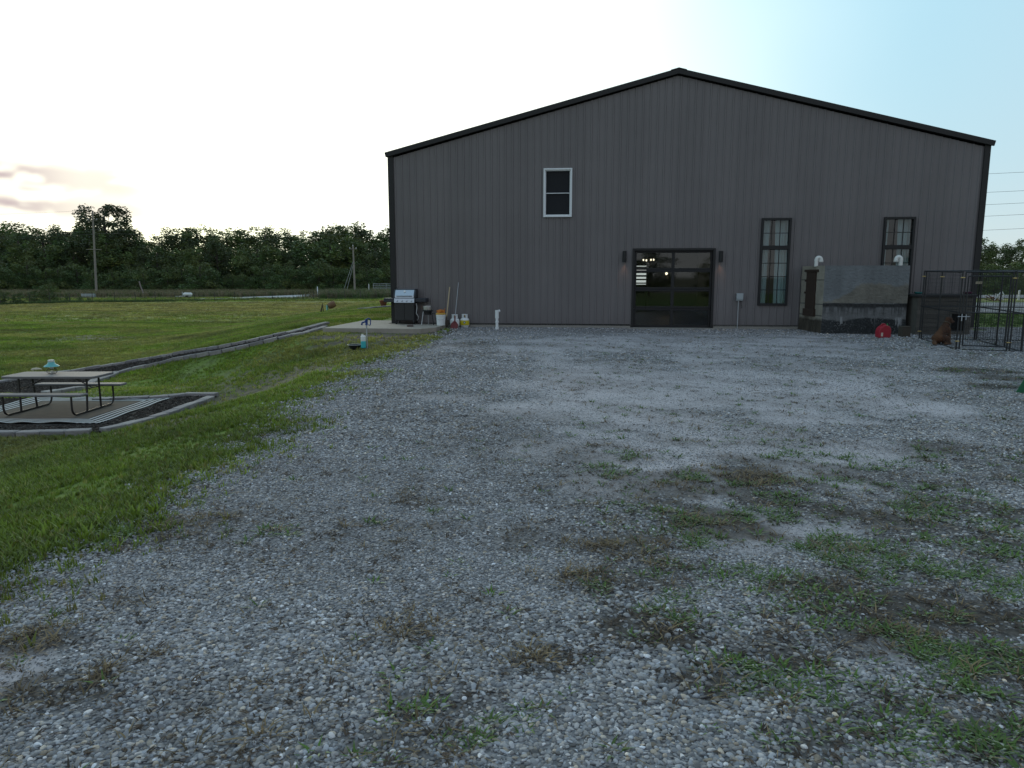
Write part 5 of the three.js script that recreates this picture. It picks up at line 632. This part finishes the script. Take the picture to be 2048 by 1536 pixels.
{ // roadside pieces by the fence
  const wp = (name, px, py0, py1, label, r = 0.08) => { let b = ground(px, py0); if (-b.z > 118) { b = atDepth(px, py0, 118); b.y = T(b.x, b.z); } const t = atDepth(px, py1, -b.z); const m = mesh(name, [rod(V(0, -0.2, 0), V(0, t.y - b.y, 0), r, r * 0.95, 10), cyl(r, r * 0.3, 0.05, 0, t.y - b.y, 0, 10)], white); m.position.copy(b); tag(m, label, 'post', 'white marker posts'); };
  wp('marker_post', 635.5, 592, 574, 'white marker post where the pale road meets the weeds'); wp('marker_post', 738, 584, 568.5, 'grey white marker post between the guyed pole and the gate', 0.07);
  const q = ground(178, 596), c = thing('slatted_crate', 'low pale grey slatted crate beside the tall leaning pole', 'crate', [q.x, q.y, q.z], 0.1), cm = std(lin(0.38, 0.42, 0.43), 0.7); for (let k = 0; k < 4; k++) mesh('slat', rbox(1.7, 0.11, 0.04, 0, 0.10 + k * 0.14, 0.3, 0.008), cm, c); for (const x of [-0.8, -0.3, 0.3, 0.8]) mesh('post', rbox(0.16, 0.62, 0.06, x, 0.31, 0.24, 0.008), x < 0 ? cm : std(lin(0.2, 0.26, 0.28), 0.7), c); mesh('box_back', rbox(1.66, 0.5, 0.5, 0, 0.3, -0.05, 0.01), std(lin(0.18, 0.2, 0.2), 0.8), c);
  const w = ground(369, 596), t = thing('tank_trailer', 'small white tank on a low trailer at the field edge', 'trailer', [w.x, w.y, w.z], 0.15); mesh('tank', new THREE.CapsuleGeometry(0.24, 0.75, 6, 16).rotateZ(Math.PI / 2).translate(0.45, 0.5, 0), white, t); mesh('chassis', [rbox(1.7, 0.07, 0.5, 0.1, 0.24, 0, 0.01), rod(V(-0.75, 0.25, 0), V(-1.2, 0.2, 0), 0.03), rod(V(-0.25, 0.25, 0), V(-0.25, 0.85, 0), 0.05)], galv, t); for (const z of [-0.3, 0.3]) mesh('wheel', new THREE.CylinderGeometry(0.18, 0.18, 0.12, 16).rotateX(Math.PI / 2).translate(0.4, 0.18, z), rubber, t);
  const sn = ground(287, 595), s = thing('dead_tree', 'thin bare dead tree trunk standing at the field fence', 'tree trunk', [sn.x, sn.y, sn.z]); mesh('trunk', tube([V(0, -0.2, 0), V(-0.05, 0.8, 0), V(-0.3, 1.6, 0), V(-0.45, 2.3, 0)], 0.09, 16, 8), std(lin(0.24, 0.2, 0.19), 0.9), s);
  const g0 = atDepth(747, 587, 119); g0.y = T(g0.x, g0.z) + 0.5; const g = thing('tube_gate', 'pale tube farm gate beyond the tall weeds near the barn corner', 'gate', [g0.x, g0.y, g0.z]); for (const y of [0.5, 0.75, 1.05, 1.3]) mesh('rail', rod(V(0, y, 0), V(4.2, y, -0.4), 0.03), galv, g); for (const x of [0, 2.1, 4.2]) mesh('post', rod(V(x, 0, -0.1 * x), V(x, 1.35, -0.1 * x), 0.035), galv, g);
  // wire fence along the field
  const fence = thing('wire_fence', 'thin wire field fence on slim dark steel posts', 'fence', [0, 0, 0]), F = farG([[-60, 611], [60, 608], [140, 606], [230, 604.5], [311, 603.5], [390, 602.5], [470, 602], [545, 601], [627, 600], [690, 599.5], [752, 599], [820, 598.5]]), pts = []; for (let i = 0; i < F.length - 1; i++) for (let k = 0; k < 2; k++) pts.push(F[i].clone().lerp(F[i + 1], k / 2)); const fm = std(lin(0.05, 0.045, 0.04), 0.8);
  for (const p of pts) { p.y = T(p.x, p.z); mesh('post', [rod(V(p.x, p.y - 0.2, p.z), V(p.x, p.y + rr(1.05, 1.25), p.z), 0.035, 0.03, 6)], fm, fence); } for (const h of [0.35, 0.7, 1.0]) mesh('strand', tube(pts.map(p => V(p.x, p.y + h, p.z)), 0.008, 120, 4), fm, fence);
  for (const [near, farr, px0, px1, nm] of [[[470, 598.5], [645, 589.5], 0, 0, 'gravel_road']]) { const a = ground(380, 600.5), b = ground(640, 594), c = ground(645, 588.5), d = ground(560, 592.5), e = ground(400, 598.3); const s = new THREE.Shape([a, b, c, d, e].map(p => new THREE.Vector2(p.x, -p.z))), gg = planar(new THREE.ShapeGeometry(s).rotateX(-Math.PI / 2)), pp = gg.attributes.position; for (let i = 0; i < pp.count; i++) pp.setY(i, T(pp.getX(i), pp.getZ(i)) + 0.07); structure(mesh(nm, gg, std(lin(0.36, 0.37, 0.39), 0.95, { map: mottle }))); }
  // pale drive and road beyond the kennel
  for (const [y0, y1, x0, x1] of [[627, 605, 15.5, 120], [596.5, 590.5, 20, 160]]) { const z0 = ground(1990, y0).z, z1 = ground(1990, y1).z, n = 40, P = [], I = []; for (let i = 0; i <= n; i++) { const x = mix(x0, x1, i / n), z = (i / n) * 6; for (const q of [z0, mix(z0, z1, 0.5), z1]) P.push(x, T(x, q + z) + 0.05, q + z); } for (let i = 0; i < n; i++) for (const k of [0, 1]) { const a = i * 3 + k; I.push(a, a + 3, a + 1, a + 1, a + 3, a + 4); } const gg = new THREE.BufferGeometry(); gg.setAttribute('position', new THREE.Float32BufferAttribute(P, 3)); gg.setIndex(I); structure(mesh('gravel_road', planar(gg), std(lin(0.30, 0.29, 0.30), 0.95, { map: mottle, side: THREE.DoubleSide }))); }
  const rp = ground(1990, 602), r = thing('scrap_heap', 'heap of brown boards and white tubing on the grass beyond the kennel', 'scrap heap', [rp.x, rp.y, rp.z]); for (let k = 0; k < 7; k++) mesh('board', rbox(rr(0.5, 0.9), 0.05, 0.12, 0, 0, 0, 0.006).rotateZ(rr(-0.6, 0.6)).rotateY(rr(-1, 1)).translate(rr(-0.45, 0.1), rr(0.05, 0.35), rr(-0.2, 0.2)), std(lin(rr(0.14, 0.26), 0.10, 0.05), 0.9), r); for (let k = 0; k < 6; k++) mesh('tubing', tube([V(rr(-0.2, 0.6), 0.05, rr(-0.2, 0.2)), V(rr(-0.1, 0.5), rr(0.4, 0.7), 0), V(rr(0, 0.6), rr(0.1, 0.5), 0.1)], 0.025, 14, 6), white, r);
  wp('marker_post', 2037, 600, 581, 'white marker post on the grass beyond the kennel', 0.07);
}
// ---------------------------------------------------------------- trees
const leafMat = new THREE.MeshPhysicalMaterial({ color: 0xffffff, vertexColors: true, roughness: 0.8, transmission: 0.22, thickness: 0, side: THREE.DoubleSide });
const bark = std(lin(0.075, 0.062, 0.052), 0.95), barkPale = std(lin(0.20, 0.185, 0.17), 0.95);
function crownGeo(o) {      // unit tree: height 1, crown width about o.w; leaves in clumps through the volume
  const P = [], C = [], N = [];
  for (let c = 0; c < o.clumps; c++) {
    let a, y, r; do { a = rr(0, 6.283); y = rr(o.low, 0.95); const k = (y - o.low) / (1 - o.low), prof = o.prof(k); r = prof * o.w * 0.5 * Math.sqrt(rand()) * 1.0; } while (false);
    const k = (y - o.low) / (1 - o.low), cr = o.cr * rr(0.7, 1.3) * (1 - 0.25 * k), X = Math.cos(a) * r, Z = Math.sin(a) * r, tone = rr(0.6, 1.35), warm = rr(0, 1);
    const n = Math.round(o.leaves * (cr / o.cr) ** 2);
    for (let l = 0; l < n; l++) { const u = rr(-1, 1), t = rr(0, 6.283), q = Math.pow(rand(), 0.4), s = Math.sqrt(1 - u * u), x = X + cr * q * s * Math.cos(t), z = Z + cr * q * s * Math.sin(t), yy = y + cr * q * u * 0.8; if (yy < 0.01) continue;
      const sz = o.leaf * rr(0.6, 1.3), a1 = rr(0, 6.283), b1 = rr(-0.9, 0.9), ux = Math.cos(a1) * sz, uz = Math.sin(a1) * sz, uy = b1 * sz * 0.5, vx = -Math.sin(a1) * Math.sin(b1) * sz, vy = Math.cos(b1) * sz * 0.8, vz = Math.cos(a1) * Math.sin(b1) * sz; const v = tone * rr(0.75, 1.25);
      P.push(x - ux, yy - uy, z - uz, x + vx * 0.6, yy + vy * 0.6, z + vz * 0.6, x + ux, yy + uy, z + uz, x - ux, yy - uy, z - uz, x + ux, yy + uy, z + uz, x - vx * 0.6, yy - vy * 0.6, z - vz * 0.6);
      const col = [o.col[0] * v * mix(0.8, 1.35, warm), o.col[1] * v, o.col[2] * v]; for (let i = 0; i < 6; i++) C.push(...col); } }
  const g = new THREE.BufferGeometry(); g.setAttribute('position', new THREE.Float32BufferAttribute(P, 3)); g.setAttribute('color', new THREE.Float32BufferAttribute(C, 3)); g.computeVertexNormals(); return g;
}
const round = k => Math.sqrt(Math.max(0.02, 1 - Math.pow(2 * k - 0.9, 2) * 0.8)), cone = k => Math.max(0.12, 1.0 - 0.75 * k), dome = k => Math.pow(Math.max(0.05, 1 - k * k), 0.5);
const variants = [
  { low: 0.10, w: 0.80, clumps: 74, cr: 0.105, leaves: 92, leaf: 0.017, prof: round, col: [0.052, 0.082, 0.014] }, { low: 0.04, w: 0.72, clumps: 76, cr: 0.10, leaves: 90, leaf: 0.017, prof: dome, col: [0.085, 0.130, 0.022] },
  { low: 0.06, w: 0.62, clumps: 70, cr: 0.095, leaves: 92, leaf: 0.016, prof: cone, col: [0.042, 0.068, 0.014] }, { low: 0.40, w: 0.66, clumps: 150, cr: 0.068, leaves: 70, leaf: 0.013, prof: round, col: [0.040, 0.060, 0.015] }, { low: 0.02, w: 1.0, clumps: 60, cr: 0.13, leaves: 96, leaf: 0.022, prof: dome, col: [0.070, 0.112, 0.021] }].map(o => ({ crown: crownGeo(o), o }));
function trunkGeo(o, k) { const g = [tube([V(0, -0.03, 0), V(0.01, 0.2, 0.005), V(-0.008, 0.5, 0), V(0.01, 0.85, 0)], 0.013, 10, 7)]; for (let i = 0; i < 9; i++) { const a = i * 2.4 + k, y = mix(Math.max(0.15, o.low), 0.72, i / 9), r = o.w * 0.36; g.push(rod(V(0, y, 0), V(Math.cos(a) * r, y + rr(0.08, 0.2), Math.sin(a) * r), 0.007, 0.002, 5)); } return merge(g); }
variants.forEach((v, k) => v.trunk = trunkGeo(v.o, k));
function treeAt(x, z, h, k, label, group, name = 'tree', wide = 1, pale = false) { const v = variants[k], t = thing(name, label, name === 'bush' ? 'bush' : 'tree', [x, T(x, z) - 0.05, z], rr(0, 6.28), group); t.scale.set(h * wide, h, h * wide); mesh('trunk', v.trunk, pale ? barkPale : bark, t); mesh('crown', v.crown, leafMat, t); return t; }
const treeKinds = ['dark broad leaved woodland tree', 'mid green domed woodland tree', 'dark narrow woodland tree', 'tallest open crowned woodland tree', 'low spreading green woodland tree'];
{
  const prof = [[-60, 440], [0, 445], [30, 440], [60, 452], [90, 455], [115, 450], [140, 448], [170, 445], [250, 462], [285, 478], [310, 480], [345, 456], [385, 450], [420, 452], [455, 450], [490, 462], [525, 452], [560, 458], [600, 464], [640, 450], [690, 445], [715, 441], [745, 455], [775, 452], [810, 458]];
  const topAt = x => { for (let i = 1; i < prof.length; i++) if (x <= prof[i][0]) return mix(prof[i - 1][1], prof[i][1], (x - prof[i - 1][0]) / (prof[i][0] - prof[i - 1][0])); return 460; };
  const marks = [[55, 'the low hedge'], [140, 'the tallest hedge bush'], [240, 'the leaning pole'], [330, 'the bare dead trunk'], [430, 'the tank trailer'], [550, 'the pale road'], [660, 'the white marker post'], [735, 'the guyed pole'], [9999, 'the tube gate']];
  const put = (px, py, d, k, w, row) => { const p = atDepth(px, py, d), m = marks.find(q => px < q[0])[1]; treeAt(p.x, -d, (p.y - T(p.x, -d)) * 1.0, k, `${treeKinds[k]}, ${row}, behind ${m}`, 'trees of the wood beyond the field', 'tree', w); };
  let i = 0; for (let x = -75; x < 830; x += 25) { const k = [0, 1, 2, 1, 0, 2][i % 6]; put(x + rr(-8, 8), topAt(x) + rr(-3, 5), rr(154, 164), k, rr(0.95, 1.2), 'back row'); i++; }
  i = 0; for (let x = -60; x < 830; x += 29) { put(x + rr(-9, 9), topAt(x) + rr(10, 44), rr(138, 146), [4, 1, 2, 0, 1][i % 5], rr(0.95, 1.25), 'middle row'); i++; }
  i = 0; for (let x = -50; x < 830; x += 34) { put(x + rr(-10, 10), rr(518, 546), rr(129, 135), 4, rr(1.0, 1.4), 'front row'); i++; }
  put(205, 405, 150, 3, 1.12, 'above the rest'); put(176, 440, 151, 0, 0.8, 'flanking the tallest tree'); put(236, 438, 151, 0, 0.8, 'flanking the tallest tree');
  // beyond the kennel
  for (const [px, py, d, k, w] of [[1930, 480, 84, 0, 0.95], [1965, 474, 82, 0, 0.95], [1995, 482, 84, 1, 0.9], [2025, 486, 80, 2, 1.0], [2050, 476, 84, 0, 1.0], [2090, 470, 82, 1, 1], [1975, 520, 74, 4, 1.2], [2015, 530, 72, 4, 1.3], [2055, 515, 74, 4, 1.2], [1940, 545, 70, 4, 1.3], [1990, 556, 68, 4, 1.4], [2040, 552, 68, 4, 1.4], [2085, 550, 68, 4, 1.4]]) { const p = atDepth(px, py, d); treeAt(p.x, -d, p.y - T(p.x, -d), k, ['dark broad leaved tree beyond the kennel', 'mid green domed tree beyond the kennel', 'dark narrow tree beyond the kennel', '', 'low spreading shrubby tree at the roadside beyond the kennel'][k], 'trees beyond the kennel', 'tree', w, d > 78); }
  // bushes at the fence
  for (const [px, py, top, w] of [[100, 605, 563, 1.1], [70, 606, 578, 1.1], [40, 608, 583, 1.2], [10, 609, 580, 1.2], [-25, 610, 582, 1.3], [135, 604, 590, 1.2], [160, 603, 592, 1.3], [178, 603, 594, 1.2]]) { const b = ground(px, py), h = atDepth(px, top, -b.z).y - b.y; treeAt(b.x, b.z, h, 4, top < 570 ? 'tallest leafy bush of the hedge at the field fence' : `${{ 70: 'first', 40: 'second', 10: 'third', '-25': 'fourth', 135: 'first', 160: 'second', 178: 'third' }[px]} low hedge bush from the tallest one, ${px < 100 ? 'away from' : 'towards'} the slatted crate`, 'bushes of the field hedge', 'bush', w); }
  // woods behind the viewer, mirrored in the glass
  for (let a = -6; a <= 6; a++) treeAt(a * 17 + rr(-4, 4), rr(95, 110), rr(8, 11), [0, 1, 4][(a + 6) % 3], 'tree of the far wood on the opposite side of the yard', 'trees opposite the barn', 'tree', 1.5);
}
{ // tall weeds and the unmown strip at the far edge of the field
  const list = [], tan = [];
  const a = farG([[640, 598], [830, 597], [830, 586], [640, 590]]); for (let i = 0; i < 5200; i++) { const u = rand(), v = rand(), p = a[0].clone().lerp(a[1], u).lerp(a[3].clone().lerp(a[2], u), v), s = rr(0.6, 1.1), w = rr(0.6, 1.3), dry = rand() < 0.45; list.push([p.x, T(p.x, p.z), p.z, s, s * rr(0.8, 1.2), s, rr(0, 6.28), 0, 0, (dry ? 0.20 : 0.085) * w, (dry ? 0.165 : 0.14) * w, (dry ? 0.10 : 0.035) * w]); }
  const roadP = G([[370, 601], [642, 595], [650, 587.5], [560, 591.5], [390, 597.8]]), b = G([[-60, 600], [640, 599], [640, 586], [-60, 587]]); for (let i = 0; i < 16000; i++) { const u = rand(), v = rand(), p = b[0].clone().lerp(b[1], u).lerp(b[3].clone().lerp(b[2], u), v), s = rr(0.5, 0.95), w = rr(0.6, 1.3); if (inside(roadP, p.x, p.z) || (p.z > -101 && rand() < 0.8)) continue; const low = p.z > -101 ? 0.4 : 1; tan.push([p.x, T(p.x, p.z), p.z, s, s * low, s, rr(0, 6.28), 0, 0, ...(rand() < 0.6 ? [0.22 * w, 0.175 * w, 0.10 * w] : [0.10 * w, 0.13 * w, 0.035 * w])]); }
  const c = farG([[-60, 611], [60, 608], [140, 606], [230, 604.5], [311, 603.5], [390, 602.5], [545, 601], [690, 599.5], [820, 598.5]]); for (let i = 0; i < 5200; i++) { const k = rand() * (c.length - 1), p = c[k | 0].clone().lerp(c[(k | 0) + 1], k % 1); p.z += rr(-1.6, 0.4); const s = rr(0.14, 0.32), w = rr(0.9, 2.0); list.push([p.x, T(p.x, p.z), p.z, s, s, s, rr(0, 6.28), 0, 0, 0.05 * w, 0.085 * w, 0.02 * w]); }
  const wg = tuftGeo(12, 1.0, 0.022, 0.22, 99, 0.35); stuffInstances('tall_weeds', 'tall green and straw weeds along the far edge of the field', wg, bladeMat, list); stuffInstances('tall_dry_grass', 'tall dry tan grass before the wood', wg, bladeMat, tan);
}
renderer.render(scene, camera);
